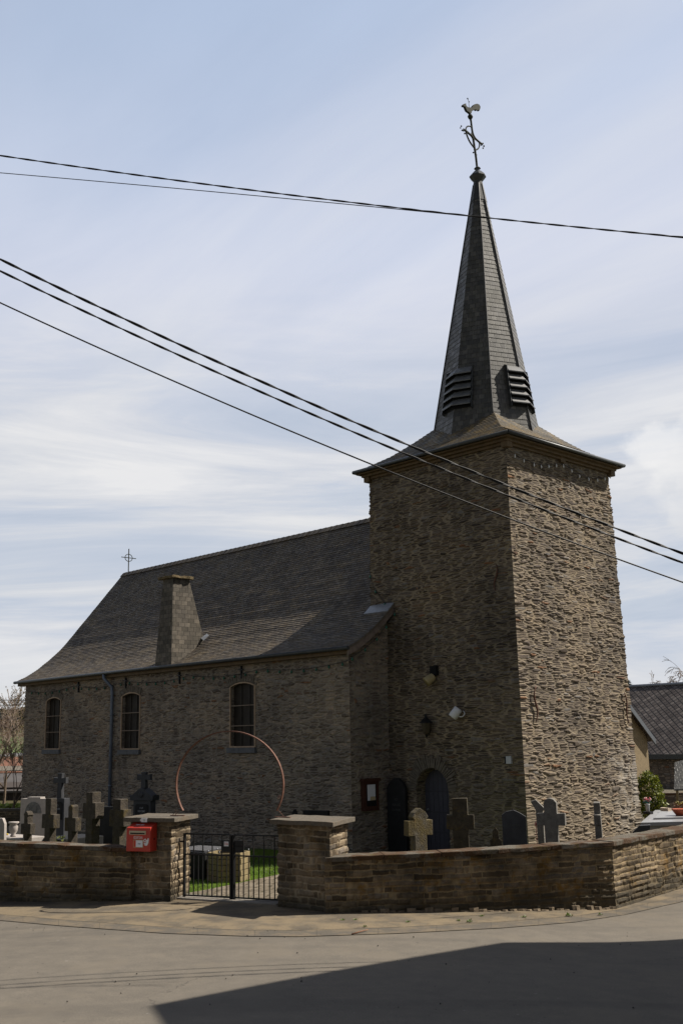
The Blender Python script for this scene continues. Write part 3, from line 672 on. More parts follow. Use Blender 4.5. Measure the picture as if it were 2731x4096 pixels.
# ------------------------------------------------------------------ the church
church = empty('stone_church', 'old rubble stone village church with slate roof, square tower and pointed spire', 'church', (-2.75, 2.68, 0))
TW, TD, TH = 5.5, 5.364, 11.5
def ringgrid(corners, H, dz, dss, batter, rnd):
    """walls of a square tower: corner points at the top, outward batter at the foot, uneven quoins"""
    vs_ = []; fs = []; uvs = []; per = []; s = 0
    n = len(corners)
    for i in range(n):
        a = Vector((*corners[i], 0)); c_ = Vector((*corners[(i+1) % n], 0)); L = (c_-a).length; k = max(1, round(L/dss[i])); d = (c_-a)/L
        nrm = Vector((d.y, -d.x, 0))
        prev = (Vector((*corners[i-1], 0))-a).normalized(); cdir = (-(prev)-d)
        for q in range(k):
            per.append((a+d*(L*q/k), nrm if q else cdir, q == 0, s+L*q/k))
        s += L
    nz = round(H/dz); m_ = len(per); rng = random.Random(rnd)
    qj = [[0]*(nz+2) for _ in range(n)]
    for i in range(n):
        z = 0
        while z < nz+2:
            h = rng.choice([3, 4, 4, 6, 8]); o_ = rng.uniform(-0.010, 0.014)
            for t in range(h):
                if z+t < nz+2: qj[i][z+t] = o_
            z += h
    for j in range(nz+1):
        z = -0.4+(H+0.4)*j/nz; off = batter*(1-z/H); ci = -1
        for (p, d, isc, s_) in per:
            if isc: ci += 1; o_ = off+qj[ci][j]
            else: o_ = off+0.016*mnoise.noise(Vector((p.x*2.1, p.y*2.1, z*5.0)))
            vs_.append((p.x+d.x*o_, p.y+d.y*o_, z))
    for j in range(nz):
        for i in range(m_):
            i2 = (i+1) % m_; fs.append((j*m_+i, j*m_+i2, (j+1)*m_+i2, (j+1)*m_+i))
            s0 = per[i][3]; s1 = per[i2][3] if i2 else s; z0 = -0.4+(H+0.4)*j/nz; z1 = -0.4+(H+0.4)*(j+1)/nz
            uvs.append([(s0, z0), (s1, z0), (s1, z1), (s0, z1)])
    fs.append(tuple(range(m_-1, -1, -1))); uvs.append([(0, 0)]*m_)
    fs.append(tuple(nz*m_+i for i in range(m_))); uvs.append([(0, 0)]*m_)
    return vs_, fs, uvs
b = MB(); vs_, fs, uvs = ringgrid([(0, 0), (0, TD), (-TW, TD), (-TW, 0)], TH, 0.026, [0.038, 0.5, 0.5, 0.038], 0.17, 5)
b.mesh(vs_, fs, uvs)
tower = b.build('tower_wall', m_tower, church)
def arch_outline(x0, x1, z0, zs, rise, n=14):
    """round or segmental headed opening as (x,z) outline"""
    cxm = (x0+x1)/2; hw = (x1-x0)/2
    rad = (hw*hw+rise*rise)/(2*rise); cz = zs+rise-rad; a0 = math.asin(min(1, hw/rad))
    if rise > hw*0.999: a0 = math.pi/2
    return [(x0, z0), (x1, z0)] + [(cxm+rad*math.sin(a0-2*a0*i/n), cz+rad*math.cos(a0-2*a0*i/n)) for i in range(n+1)]
def cutter(outline, y0, y1):
    b = MB(); m = Matrix.Translation((0, y0, 0)); b.slab(outline, y1-y0, m)
    o = b.build('cutter', m_vous, origin=(0, 0, 0))
    return o
DO = (-3.76, -2.55)
boolean_cut(tower, cutter(arch_outline(DO[0], DO[1], -0.5, 1.58, 0.60), -1.0, 0.30))
# door leaf with planks and iron strap
b = MB(); b.slab(arch_outline(DO[0]-0.02, DO[1]+0.02, -0.35, 1.58, 0.60), 0.05, Matrix.Translation((0, 0.20, 0)))
door = b.build('door', m_door, church)
b = MB()
for k in range(1, 7):
    x = DO[0]+(DO[1]-DO[0])*k/7; zt = 1.58+math.sqrt(max(0, 0.605**2-(x-(DO[0]+DO[1])/2)**2))-0.02
    b.box((x-0.006, 0.193, -0.25), (x+0.006, 0.199, zt))
for z in (0.35, 0.92, 1.50): b.box((DO[0]+0.02, 0.190, z), (DO[1]-0.05, 0.1925, z+0.035))
b.build('door_strap', plain('door_strap_iron', (0.035, 0.035, 0.045), 0.5, 0.1), door)
b = MB(); b.lathe([(0.022, 0), (0.03, 0.02), (0.03, 0.05), (0.012, 0.06)], (DO[0]+0.14, 0.19, 1.0), 10, axis=Vector((0, -1, 0)))
b.build('handle', m_lead, door)
def voussoirs(name, cxm, cz, r0, r1, a0, a1, n, y, parent, seed, jr=0.07):
    b = MB(); rng = random.Random(seed); ws = [rng.uniform(0.6, 1.4) for _ in range(n)]; t = sum(ws); a = a0
    for k in range(n):
        da = (a1-a0)*ws[k]/t; g = da*0.10; ro = r1+rng.uniform(-jr, jr); pr = rng.uniform(0.004, 0.03)
        q = [(cxm+r*math.sin(ang), cz+r*math.cos(ang)) for r, ang in ((r0, a+g), (ro, a+g*1.2), (ro, a+da-g*1.2), (r0, a+da-g))]
        b.slab(q, pr+0.05, Matrix.Translation((0, y-pr, 0))); a += da
    return b.build(name, m_vous, parent, bevel=0.006)
voussoirs('door_arch', (DO[0]+DO[1])/2, 1.58, 0.615, 0.95, -1.62, 1.62, 31, -0.165, church, 3)

# nave walls
NX0, NX1, NY = -24.6, -4.84, -1.77
PROF = [(-2.05, 5.74), (-1.62, 5.935), (-1.10, 6.26), (-0.55, 6.69), (0.05, 7.22), (0.6, 7.86), (3.15, 10.89)]
under = [(y+0.02, z-0.10) for y, z in PROF if y > -1.7]
nave_poly = [(NY, -0.4), (NY, 5.78)] + under + [(6.3-y, z) for y, z in reversed(under[:-1])] + [(8.07, 5.78), (8.07, -0.4)]
def xprism(b, poly, x0, x1, nx=1):
    n = len(poly); vs_ = [(x0, y, z) for y, z in poly] + [(x1, y, z) for y, z in poly]
    fs = [tuple(range(n)), tuple(range(2*n-1, n-1, -1))] + [((i+1) % n, i, n+i, n+(i+1) % n) for i in range(n)]
    a = sum(poly[i][0]*poly[(i+1) % n][1]-poly[(i+1) % n][0]*poly[i][1] for i in range(n))
    if a > 0: fs = [tuple(reversed(f)) for f in fs]
    b.mesh(vs_, fs)
def dense_loop(poly):
    out = []
    for i, a in enumerate(poly):
        c_ = poly[(i+1) % len(poly)]; L = math.hypot(c_[0]-a[0], c_[1]-a[1]); front_ = i == 0
        n = round(L/0.036) if front_ else 1
        out += [(a[0]+(c_[0]-a[0])*k/n, a[1]+(c_[1]-a[1])*k/n) for k in range(n)]
    return out
b = MB(); loop = dense_loop(nave_poly); nl_ = len(loop); nxn = round((NX1-NX0)/0.046); nfront = round(6.18/0.036)
vs_ = []; fs = []; uvs = []
xs_ = [NX0+(NX1-NX0)*i/nxn for i in range(nxn+1)]
for x in xs_: vs_ += [(x, y, z) for y, z in loop[:nfront+1]]
nf1 = nfront+1
for i in range(nxn):
    for j in range(nfront):
        fs.append((i*nf1+j, (i+1)*nf1+j, (i+1)*nf1+j+1, i*nf1+j+1)); uvs.append([(xs_[i], loop[j][1]), (xs_[i+1], loop[j][1]), (xs_[i+1], loop[j+1][1]), (xs_[i], loop[j+1][1])])
b.mesh(vs_, fs, uvs)
rest = loop[nfront:]+loop[:1]               # back and top, coarse but welded to the dense front along its border
bx = [[Vector((x, y, z)) for y, z in rest] for x in (NX0, NX1)]
top0 = [vs_[i*nf1+nfront] for i in range(nxn+1)]; bot0 = [vs_[i*nf1] for i in range(nxn+1)]
for k in range(len(rest)-1):
    if k == 0: b.face(top0+[bx[1][1], bx[0][1]])
    elif k == len(rest)-2: b.face([bx[0][k], bx[1][k]]+bot0[::-1])
    else: b.face([bx[0][k], bx[1][k], bx[1][k+1], bx[0][k+1]])
b.face([(NX0, y, z) for y, z in loop]);
# gable on the tower side: dense strip beside the corner, up to the tower
gy = [NY+(0.35-NY)*i/58 for i in range(59)]
def under_z(y):
    pr = [(NY, 5.78)]+under
    for (a, za), (c_, zc) in zip(pr, pr[1:]):
        if y <= c_: return za+(zc-za)*(y-a)/(c_-a)
gv_ = []
for y in gy:
    zt_ = under_z(max(y, NY+1e-6)) if y > NY else 5.78
    gv_.append([(NX1, y, -0.4+(zt_+0.4)*j/nfront) for j in range(nf1)])
for i in range(58):
    for j in range(nfront):
        b.face([gv_[i][j], gv_[i+1][j], gv_[i+1][j+1], gv_[i][j+1]], [(gv_[q][r][1]+3.3, gv_[q][r][2]) for q, r in ((i, j), (i+1, j), (i+1, j+1), (i, j+1))])
ytop = [(NX1, y, z) for y, z in under if y > 0.35]
b.face([p for p in gv_[58]][::1]+ytop+[(NX1, 6.3-y, z) for y, z in reversed(under[:-1])]+[(NX1, 8.07, 5.78), (NX1, 8.07, -0.4)][:2])
nave = b.build('nave_wall', m_nave, church)
WIN = [(-22.76, -21.575, 2.90, 4.83, 0.13), (-17.07, -15.84, 2.86, 4.785, 0.12), (-10.50, -9.22, 2.885, 4.83, 0.12)]
for (x0, x1, z0, zs, rise) in WIN:
    boolean_cut(nave, cutter(arch_outline(x0, x1, z0, zs, rise), NY-0.5, NY+0.30))
m_guard, nt = material('fine_wire_guard'); uv = uvn(nt); u, v, _ = nt.sep(uv)
P = objc(nt)
n = nt.noise(P, 3.0, 4.0)
cg = nt.ramp(n, [(0.30, (0.018, 0.015, 0.012)), (0.55, (0.028, 0.023, 0.018)), (0.75, (0.040, 0.033, 0.026))])
fin(nt, cg, 0.6, spec=0.15)
for (x0, x1, z0, zs, rise) in WIN:
    b = MB(); b.slab(arch_outline(x0-0.03, x1+0.03, z0-0.03, zs, rise+0.03), 0.04, Matrix.Translation((0, NY+0.16, 0)))
    win = b.build('window', m_guard, church)
    # leaded glass divisions behind the guard
    b = MB()
    for k in (0.33, 0.66): b.box((x0+(x1-x0)*k-0.012, NY+0.13, z0), (x0+(x1-x0)*k+0.012, NY+0.155, zs+rise*0.8))
    b.build('mullion', plain('lead_mullion', (0.030, 0.025, 0.020), 0.6), win)
    # guard frame
    o_ = arch_outline(x0-0.025, x1+0.025, z0-0.025, zs, rise+0.025); i_ = arch_outline(x0+0.02, x1-0.02, z0+0.02, zs-0.01, rise-0.01)
    b = MB(); n = len(o_)
    for y, sgn in ((NY-0.022, 1), (NY+0.02, -1)):
        for k in range(n):
            k2 = (k+1) % n; q = [(o_[k][0], y, o_[k][1]), (o_[k2][0], y, o_[k2][1]), (i_[k2][0], y, i_[k2][1]), (i_[k][0], y, i_[k][1])]
            b.face(q if sgn > 0 else q[::-1])
    for pl, sgn in ((o_, -1), (i_, 1)):
        for k in range(n):
            k2 = (k+1) % n; q = [(pl[k][0], NY-0.022, pl[k][1]), (pl[k2][0], NY-0.022, pl[k2][1]), (pl[k2][0], NY+0.02, pl[k2][1]), (pl[k][0], NY+0.02, pl[k][1])]
            b.face(q if sgn > 0 else q[::-1])
    b.build('frame', m_mesh, win)
    for k in (0.345, 0.68):
        z = z0+(zs-z0)*k; b = MB(); b.box((x0+0.02, NY-0.012, z-0.014), (x1-0.02, NY+0.008, z+0.014)); b.build('guard_bar', plain('guard_bar_paint', (0.17, 0.125, 0.09), 0.6), win)
    b = MB(); b.box((x0-0.09, NY-0.10, z0-0.20), (x1+0.09, NY+0.15, z0-0.032)); b.build('sill', m_sill, win, bevel=0.01)
    hw = (x1-x0)/2; rad = (hw*hw+rise*rise)/(2*rise)
    a0 = math.asin((hw+0.08)/rad)
    voussoirs('window_arch', (x0+x1)/2, zs+rise-rad, rad+0.03, rad+0.27, -a0, a0, 17, NY-0.004, win, int(-x0*10), 0.03)

# slate roofs built course by course so that each course really overlaps the next
def resample(prof, gauge):
    P_ = [Vector((*p, 0)) for p in prof]; L = [0]
    for a, c_ in zip(P_, P_[1:]): L.append(L[-1]+(c_-a).length)
    n = max(1, round(L[-1]/gauge)); out = []
    for i in range(n+1):
        s = L[-1]*i/n; k = 0
        while k < len(L)-2 and L[k+1] < s: k += 1
        t = (s-L[k])/(L[k+1]-L[k]); p = P_[k].lerp(P_[k+1], t); out.append((p.x, p.y))
    return out
def step_roof(b, prof, x0, x1, gauge=0.115, riser=0.013, flip=False, nx=1, row0=0, wob=0.0):
    pts = resample(prof, gauge)
    for i in range(len(pts)-1):
        (y0, z0), (y1, z1) = pts[i], pts[i+1]
        L = math.hypot(y1-y0, z1-z0); ny, nz = -(z1-z0)/L, (y1-y0)/L
        if flip: ny, nz = -ny, -nz
        rs = riser*random.uniform(0.8, 1.25)
        for k in range(nx):
            xa = x0+(x1-x0)*k/nx; xb = x0+(x1-x0)*(k+1)/nx
            wa = wob*mnoise.noise(Vector((xa*0.7, i*0.31, 0))); wb = wob*mnoise.noise(Vector((xb*0.7, i*0.31, 0)))
            A = (xa, y0+ny*(rs+wa), z0+nz*(rs+wa)); B_ = (xb, y0+ny*(rs+wb), z0+nz*(rs+wb))
            w1 = wob*mnoise.noise(Vector((xa*0.7, (i+1)*0.31, 0))); w2 = wob*mnoise.noise(Vector((xb*0.7, (i+1)*0.31, 0)))
            C_ = (xb, y1+ny*w2, z1+nz*w2); D_ = (xa, y1+ny*w1, z1+nz*w1)
            r = row0+i
            f1 = [A, B_, C_, D_]; u1 = [(xa, r+0.002), (xb, r+0.002), (xb, r+0.998), (xa, r+0.998)]
            E_ = (xa, y0+ny*wa, z0+nz*wa); F_ = (xb, y0+ny*wb, z0+nz*wb)
            f2 = [E_, F_, B_, A]; u2 = [(xa, r+0.001)]*2+[(xb, r+0.002)]*2
            if flip: f1.reverse(); u1.reverse(); f2.reverse(); u2.reverse()
            b.face(f1, u1); b.face(f2, u2)
b = MB()
step_roof(b, PROF, -24.92, -TW, nx=26, wob=0.012)
cut = [p for p in PROF if p[1] < 7.2] + [(0.02, 7.195)]
step_roof(b, cut, -TW, -4.54, nx=2, wob=0.0)
mir = [(6.3-y, z) for y, z in PROF]
step_roof(b, mir, -24.92, -TW, flip=True)
# verge edges (slate ends) at both gables
for x, pf, sgn in ((-4.54, cut, 1), (-24.92, PROF, -1), (-24.92, mir, 1)):
    for a, c_ in zip(pf, pf[1:]):
        q = [(x, a[0], a[1]-0.07), (x, c_[0], c_[1]-0.07), (x, c_[0], c_[1]+0.004), (x, a[0], a[1]+0.004)]
        b.face(q if sgn > 0 else q[::-1], [(0.1, 0.5)]*4)
roof = b.build('nave_roof', m_slate, church)
b = MB(); b.prism([(-24.94, 3.15-0.16), (-5.5, 3.15-0.16), (-5.5, 3.15+0.16), (-24.94, 3.15+0.16)], 10.73, 10.80, )
b = MB()
for k in range(64):
    x = -24.94+k*0.305; s_ = 0.30
    for sg in (-1, 1):
        y0 = 3.15+sg*0.19; z0 = 10.70
        q = [(x, y0, z0+0.03), (x+s_, y0, z0+0.042), (x+s_, 3.15, 10.945), (x, 3.15, 10.93)]
        b.face(q if sg < 0 else q[::-1], [(x, 0.2), (x+s_, 0.2), (x+s_, 0.8), (x, 0.8)])
b.build('ridge', m_slate, roof)
# verge board on the tower-side gable, curved like the roof
b = MB()
for a, c_ in zip(cut, cut[1:]):
    q = [(a[0], a[1]-0.075), (c_[0], c_[1]-0.075), (c_[0], c_[1]-0.27), (a[0], a[1]-0.27)]
    xprism(b, q, -4.62, -4.56)
b.build('verge_board', plain('weathered_board', (0.16, 0.125, 0.105), 0.85, 0.3, 6.0), roof)
b = MB()
q = [(-0.36, 6.86), (0.03, 7.235), (0.03, 7.26), (-0.38, 6.895)]
xprism(b, q, -5.55, -4.53); b.build('lead_flashing', m_lead, roof)
# eaves: gutter and brown board under it
b = MB(); b.tube([(-24.98, -2.10, 5.69), (-15, -2.10, 5.70), (-4.52, -2.10, 5.69)], 0.062, 8); b.build('gutter', m_zincdark, roof)
b = MB(); b.box((-24.90, -1.99, 5.53), (-4.60, -1.775, 5.655)); b.box((-24.9, -2.03, 5.657), (-4.58, -1.775, 5.715)); b.build('eave_board', m_board, roof, bevel=0.006)
# downpipe with its swan neck
b = MB(); b.tube([(-17.86, -2.10, 5.66), (-17.85, -2.09, 5.50), (-17.70, -1.98, 5.30), (-17.62, -1.88, 5.16), (-17.60, -1.87, 4.9), (-17.60, -1.87, -0.3)], 0.062, 10)
dp_ = b.build('downpipe', m_pipe, church)
for z in (4.1, 2.6, 1.5):
    b = MB(); b.lathe([(0.064, 0), (0.076, 0.01), (0.076, 0.05), (0.064, 0.06)], (-17.60, -1.87, z), 10); b.build('pipe_collar', m_pipe, dp_)
# iron wall ties under the eaves
for x in (-20.21, -16.80, -13.37, -9.89):
    b = MB(); b.bar((x, NY-0.03, 5.50), (x+0.02, NY-0.03, 5.08), 0.07, 0.04); b.bar((x-0.13, NY-0.045, 5.38), (x+0.13, NY-0.045, 5.36), 0.05, 0.03)
    b.build('wall_tie', m_iron, church)
def s_tie(p0, p1, nrm, side, bend=0.07, mat=m_rust):
    p0 = Vector(p0); p1 = Vector(p1); n = Vector(nrm); s_ = Vector(side); pts = []
    for k in range(13):
        t = k/12; pts.append(p0.lerp(p1, t)+s_*bend*math.sin(t*math.pi*2)*1.0+n*0.04)
    b = MB(); b.tube(pts, [0.012+0.016*math.sin(math.pi*k/12) for k in range(13)], 6); return b.build('wall_tie', mat, church)
s_tie((0.13, 0.56, 4.40), (0.13, 0.46, 3.42), (1, 0, 0), (0, -1, 0), 0.08)
s_tie((0.13, 5.08, 4.30), (0.14, 5.22, 3.36), (1, 0, 0), (0, 1, 0), 0.06)
s_tie((-0.50, -0.05, 7.85), (-0.56, -0.06, 7.10), (0, -1, 0), (1, 0, 0), 0.05, plain('dull_rust', (0.09, 0.045, 0.03), 0.8, 0.3))
# chimney clad in slates, rising from the eaves
b = MB()
bt = [(-14.60, -2.0, 5.70), (-13.575, -2.0, 5.70), (-13.575, -0.26, 5.70), (-14.60, -0.26, 5.70)]
tp = [(-14.17, -2.0, 8.86), (-13.54, -2.0, 8.86), (-13.54, -1.30, 8.86), (-14.17, -1.30, 8.86)]
b.mesh(bt+tp, [(3, 2, 1, 0), (4, 5, 6, 7), (0, 1, 5, 4), (1, 2, 6, 5), (2, 3, 7, 6), (3, 0, 4, 7)])
ch = b.build('chimney', m_chim, roof)
b = MB(); b.box((-14.33, -2.12, 8.862), (-13.43, -1.18, 8.95)); b.build('chimney_cap', plain('mossy_cap', (0.13, 0.095, 0.05), 0.95, 0.45, 9.0, bump=1.0, dist=0.03, spots=[(7.0, 0.5, 0.62, (0.05, 0.05, 0.02), 0.8)]), ch, cuts=6, rough=0.035)
b = MB(); b.face([(-13.56, -0.74, 6.76), (-13.42, -0.72, 6.66), (-13.40, -0.48, 6.86), (-13.56, -0.46, 6.94)]); b.build('chimney_flashing', m_lead, ch)
# cross on the far end of the ridge
b = MB(); cxx = -24.50; cyy = 3.15; b.bar((cxx, cyy, 10.8), (cxx, cyy, 12.03), 0.034, 0.034); b.bar((cxx, cyy-0.40, 11.60), (cxx, cyy+0.40, 11.60), 0.032, 0.032)
b.tube([(cxx, cyy+0.20*math.sin(2*math.pi*k/24), 11.60+0.17*math.cos(2*math.pi*k/24)) for k in range(25)], 0.017, 6, cap=False)
b.build('ridge_cross', m_vane, roof)

# tower roof: flared slate skirt
def step_square(b, cx_, cy_, prof, gauge, riser, hx, hy):
    pts = resample(prof, gauge)
    for i in range(len(pts)-1):
        (d0, z0), (d1, z1) = pts[i], pts[i+1]
        for sd in range(4):
            def P_(d, z, e):
                a = (hx+d, hy+d)
                c4 = [(-1, -1), (1, -1), (1, 1), (-1, 1)]
                s0 = c4[sd]; s1 = c4[(sd+1) % 4]
                return (cx_+s0[0]*a[0], cy_+s0[1]*a[1], z+e), (cx_+s1[0]*a[0], cy_+s1[1]*a[1], z+e)
            A, B_ = P_(d0+riser*0.6, z0, riser*0.8); D_, C_ = P_(d1, z1, 0); E_, F_ = P_(d0, z0, 0)
            hl = (Vector(A)-Vector(B_)).length/2; h2 = (Vector(D_)-Vector(C_)).length/2
            o_ = sd*13.7
            b.face([A, B_, C_, D_], [(o_-hl, i+0.002), (o_+hl, i+0.002), (o_+h2, i+0.998), (o_-h2, i+0.998)])
            b.face([E_, F_, B_, A], [(o_-hl, i+0.001), (o_+hl, i+0.001), (o_+hl, i+0.002), (o_-hl, i+0.002)])
SC = (-2.75, 2.682)
b = MB()
step_square(b, SC[0], SC[1], [(0.37, 11.555), (0.05, 11.70), (-0.5, 12.03), (-1.0, 12.44), (-1.5, 12.90), (-1.95, 13.35)], 0.125, 0.014, TW/2, TD/2)
skirt = b.build('tower_roof', m_skirt, church)
b = MB()
for sd, (a, c_) in enumerate([((-1, -1), (1, -1)), ((1, -1), (1, 1)), ((1, 1), (-1, 1)), ((-1, 1), (-1, -1))]):
    e = 0.38
    b.tube([(SC[0]+a[0]*(TW/2+e), SC[1]+a[1]*(TD/2+e), 11.525), (SC[0]+c_[0]*(TW/2+e), SC[1]+c_[1]*(TD/2+e), 11.525)], 0.055, 8)
b.build('gutter', m_zincdark, skirt)
b = MB()
for (o0, o1, z0, z1) in ((0.0, 0.31, 11.43, 11.475), (0.02, 0.19, 11.35, 11.428), (0.02, 0.09, 11.27, 11.348)):
    for sd in range(4):
        c4 = [(-1, -1), (1, -1), (1, 1), (-1, 1)]; s0 = c4[sd]; s1 = c4[(sd+1) % 4]
        po = [(SC[0]+s_[0]*(TW/2+o1), SC[1]+s_[1]*(TD/2+o1)) for s_ in (s0, s1)]; pi_ = [(SC[0]+s_[0]*(TW/2+o0-0.1), SC[1]+s_[1]*(TD/2+o0-0.1)) for s_ in (s1, s0)]
        b.prism(po+pi_, z0, z1)
b.build('eave_board', m_board, skirt)
for x, y in ((-0.02, 2.7), (0.03, -0.03), (-5.53, -0.03), (0.03, 5.4)):
    b = MB(); b.box((x-0.10, y-0.12, 11.18), (x+0.13, y+0.12, 11.36)); b.build('eave_bracket', m_board, skirt, bevel=0.01)

# spire: eight sided, corners on the hips of the skirt
def sp_r(z): return 1.76-(z-12.5)*(1.76-0.135)/(21.72-12.5)
def sp_c(z):
    t = (z-12.3)/(21.72-12.3); return SC[0]+0.095*t, SC[1]+0.097*t
def sp_v(z, k, e=0.0):
    r = sp_r(z)+e; c_ = sp_c(z); a = math.pi/4*k; return Vector((c_[0]+r*math.cos(a), c_[1]+r*math.sin(a), z))
b = MB(); zs_ = [12.30+0.165*i for i in range(58)]; zs_ = [z for z in zs_ if z < 21.7]+[21.73]
for i in range(len(zs_)-1):
    z0, z1 = zs_[i], zs_[i+1]; rs = random.uniform(0.005, 0.010)
    for k in range(8):
        A, B_ = sp_v(z0-0.006, k, rs), sp_v(z0-0.006, k+1, rs); D_, C_ = sp_v(z1, k), sp_v(z1, k+1); E_, F_ = sp_v(z0, k), sp_v(z0, k+1)
        hl = (A-B_).length/2; h2 = (C_-D_).length/2; o_ = k*5.3
        b.face([A, B_, C_, D_], [(o_-hl, i+0.002), (o_+hl, i+0.002), (o_+h2, i+0.998), (o_-h2, i+0.998)])
        b.face([E_, F_, B_, A], [(o_-hl, i+0.001), (o_+hl, i+0.001), (o_+hl, i+0.002), (o_-hl, i+0.002)])
spire = b.build('spire', m_spire, church)
b = MB()
for k in (0, 7, 5):
    b.tube([sp_v(12.3+(21.6-12.3)*t/8, k, 0.012) for t in range(9)], 0.022, 5)
b.build('hip_shade_line', plain('hip_shade_dark', (0.045, 0.045, 0.047), 0.6), spire)  # dark tubes stand in for the shade line along the hip slates
# louvred belfry openings wrapped round the middle edges
for k in (6, 0, 2, 4):
    def bent(z, e, inset=0.46):
        v0 = sp_v(z, k); a = v0.lerp(sp_v(z, k-1), inset); c_ = v0.lerp(sp_v(z, k+1), inset)
        cz = Vector((*sp_c(z), z)); r = Vector((math.cos(math.pi/4*k), math.sin(math.pi/4*k), 0))
        na = Vector((math.cos(math.pi/4*k-math.pi/8), math.sin(math.pi/4*k-math.pi/8), 0)); nc = Vector((math.cos(math.pi/4*k+math.pi/8), math.sin(math.pi/4*k+math.pi/8), 0))
        return [a+na*e, v0+r*e/math.cos(math.pi/8), c_+nc*e]
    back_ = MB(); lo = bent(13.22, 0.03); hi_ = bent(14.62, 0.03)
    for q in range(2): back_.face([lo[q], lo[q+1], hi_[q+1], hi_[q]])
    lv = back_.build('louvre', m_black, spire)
    for s_ in range(5):
        z = 13.32+0.272*s_
        o0 = bent(z-0.02, 0.155); o1 = bent(z+0.015, 0.165); i1 = bent(z+0.235, 0.012); i0 = bent(z+0.20, 0.0)
        for zz, L_ in ((z, o0), (z+0.035, o1)):
            pass
        b = MB()
        for q in range(2):
            b.face([o0[q], o0[q+1], o1[q+1], o1[q]]); b.face([o1[q], o1[q+1], i1[q+1], i1[q]]); b.face([i0[q], i0[q+1], o0[q+1], o0[q]])
        b.face([o0[0], o1[0], i1[0], i0[0]]); b.face([o0[2], i0[2], i1[2], o1[2]])
        b.build('slat', m_louvre, lv)
    for q in (0, 2):
        b = MB(); L_ = [bent(13.15, 0.0, 0.48)[q], bent(13.2, 0.12, 0.48)[q], bent(14.60, 0.14, 0.48)[q], bent(14.68, 0.0, 0.48)[q]]
        t = (bent(13.2, 0, 0.55)[q]-bent(13.2, 0, 0.48)[q]).normalized()*0.02
        b.mesh([p for p in L_]+[p+t for p in L_], [(0, 1, 2, 3), (7, 6, 5, 4), (0, 4, 5, 1), (1, 5, 6, 2), (2, 6, 7, 3)]); b.build('louvre_side', m_zincdark, lv)
b = MB(); ctr = (SC[0]+0.095, SC[1]+0.097, 0)
b.lathe([(0.135, 21.66), (0.15, 21.72), (0.29, 21.90), (0.285, 21.94), (0.15, 22.09), (0.11, 22.10), (0.075, 22.13), (0.075, 22.22), (0.12, 22.225), (0.05, 22.30)], ctr, 8, smooth=False, rot=0)
capi = b.build('spire_cap', m_zincdark, spire)
b = MB()
for k in range(8):
    b.face([sp_v(20.95, k, 0.022), sp_v(20.95, k+1, 0.022), sp_v(21.70, k+1, 0.018), sp_v(21.70, k, 0.018)])
b.build('lead_neck', plain('dark_lead', (0.030, 0.030, 0.031), 0.6, 0.25, 7.0), capi)
# wrought cross and weathercock
def c8(x, y): return onX(1750+0.19133*x, 350+0.19133*y, -2.66)
def c8l(pts): return [c8(*p) for p in pts]
def smooth_line(pts, n=5):
    out = []
    P_ = [Vector(p) for p in pts]
    for i in range(len(P_)-1):
        p0 = P_[max(0, i-1)]; p1 = P_[i]; p2 = P_[i+1]; p3 = P_[min(len(P_)-1, i+2)]
        for k in range(n):
            t = k/n; out.append(0.5*((2*p1)+(-p0+p2)*t+(2*p0-5*p1+4*p2-p3)*t*t+(-p0+3*p1-3*p2+p3)*t**3))
    out.append(P_[-1]); return out
b = MB()
for pts, r in (([(822, 1700), (802, 1500), (780, 1340), (765, 1250), (752, 1150), (735, 1065), (700, 1008), (650, 962), (590, 912), (555, 890)], 0.024),
               ([(688, 660), (705, 800), (718, 900), (740, 990), (782, 1065), (832, 1112), (880, 1152), (930, 1190)], 0.022),
               ([(580, 905), (585, 865), (606, 825), (645, 808), (705, 824)], 0.016), ([(590, 930), (620, 1030), (672, 1140), (748, 1248)], 0.018),
               ([(868, 1155), (872, 1210), (850, 1270), (805, 1302), (778, 1300)], 0.016), ([(700, 835), (712, 900), (706, 960), (688, 1000)], 0.012),
               ([(750, 1095), (760, 1180), (768, 1290)], 0.014), ([(685, 1002), (735, 950)], 0.012), ([(742, 1112), (795, 1072)], 0.012)):
    b.tube(smooth_line(c8l(pts), 4), r*1.6, 6)
def blob(b, p, r, sx=1.0): b.lathe([(0.01*r, -r), (0.7*r, -0.7*r), (r, 0), (0.7*r, 0.7*r), (0.01*r, r)], p, 8)
for x, y, r in ((490, 808, .03), (474, 846, .026), (508, 895, .032), (540, 872, .03), (535, 905, .03), (562, 962, .032), (590, 890, .03), (940, 1172, .032), (962, 1225, .034), (945, 1268, .03), (912, 1205, .03), (742, 1360, .03), (806, 1410, .03), (812, 1500, .024)):
    blob(b, c8(x, y), r)
fin_ = b.build('finial_cross', m_vane, spire)
b = MB(); blob(b, c8(678, 612), 0.098); b.tube(c8l([(672, 560), (684, 690)]), 0.03, 8); b.build('finial_ball', m_vane, fin_)
b = MB()
body_ = [(510, 378), (518, 362), (530, 352), (545, 345), (575, 348), (568, 372), (585, 400), (610, 422), (660, 430), (700, 425), (712, 398), (745, 362), (800, 348), (845, 365), (870, 410), (868, 445), (848, 495), (835, 470), (800, 485), (772, 465), (735, 476), (690, 512), (684, 550), (664, 550), (640, 530), (592, 496), (572, 455), (556, 412), (530, 400), (514, 404)]
pts = c8l(body_); n = len(pts); t = Vector((0.045, 0, 0))
vs_ = [p-t for p in pts]+[p+t for p in pts]
b.mesh(vs_, [tuple(range(n)), tuple(range(2*n-1, n-1, -1))]+[((i+1) % n, i, n+i, n+(i+1) % n) for i in range(n)])
rod = smooth_line(c8l([(655, 425), (648, 350), (640, 275), (622, 228)]), 3); b.tube(rod, 0.009, 5)
blob(b, c8(622, 232), 0.028); blob(b, c8(655, 300), 0.02)
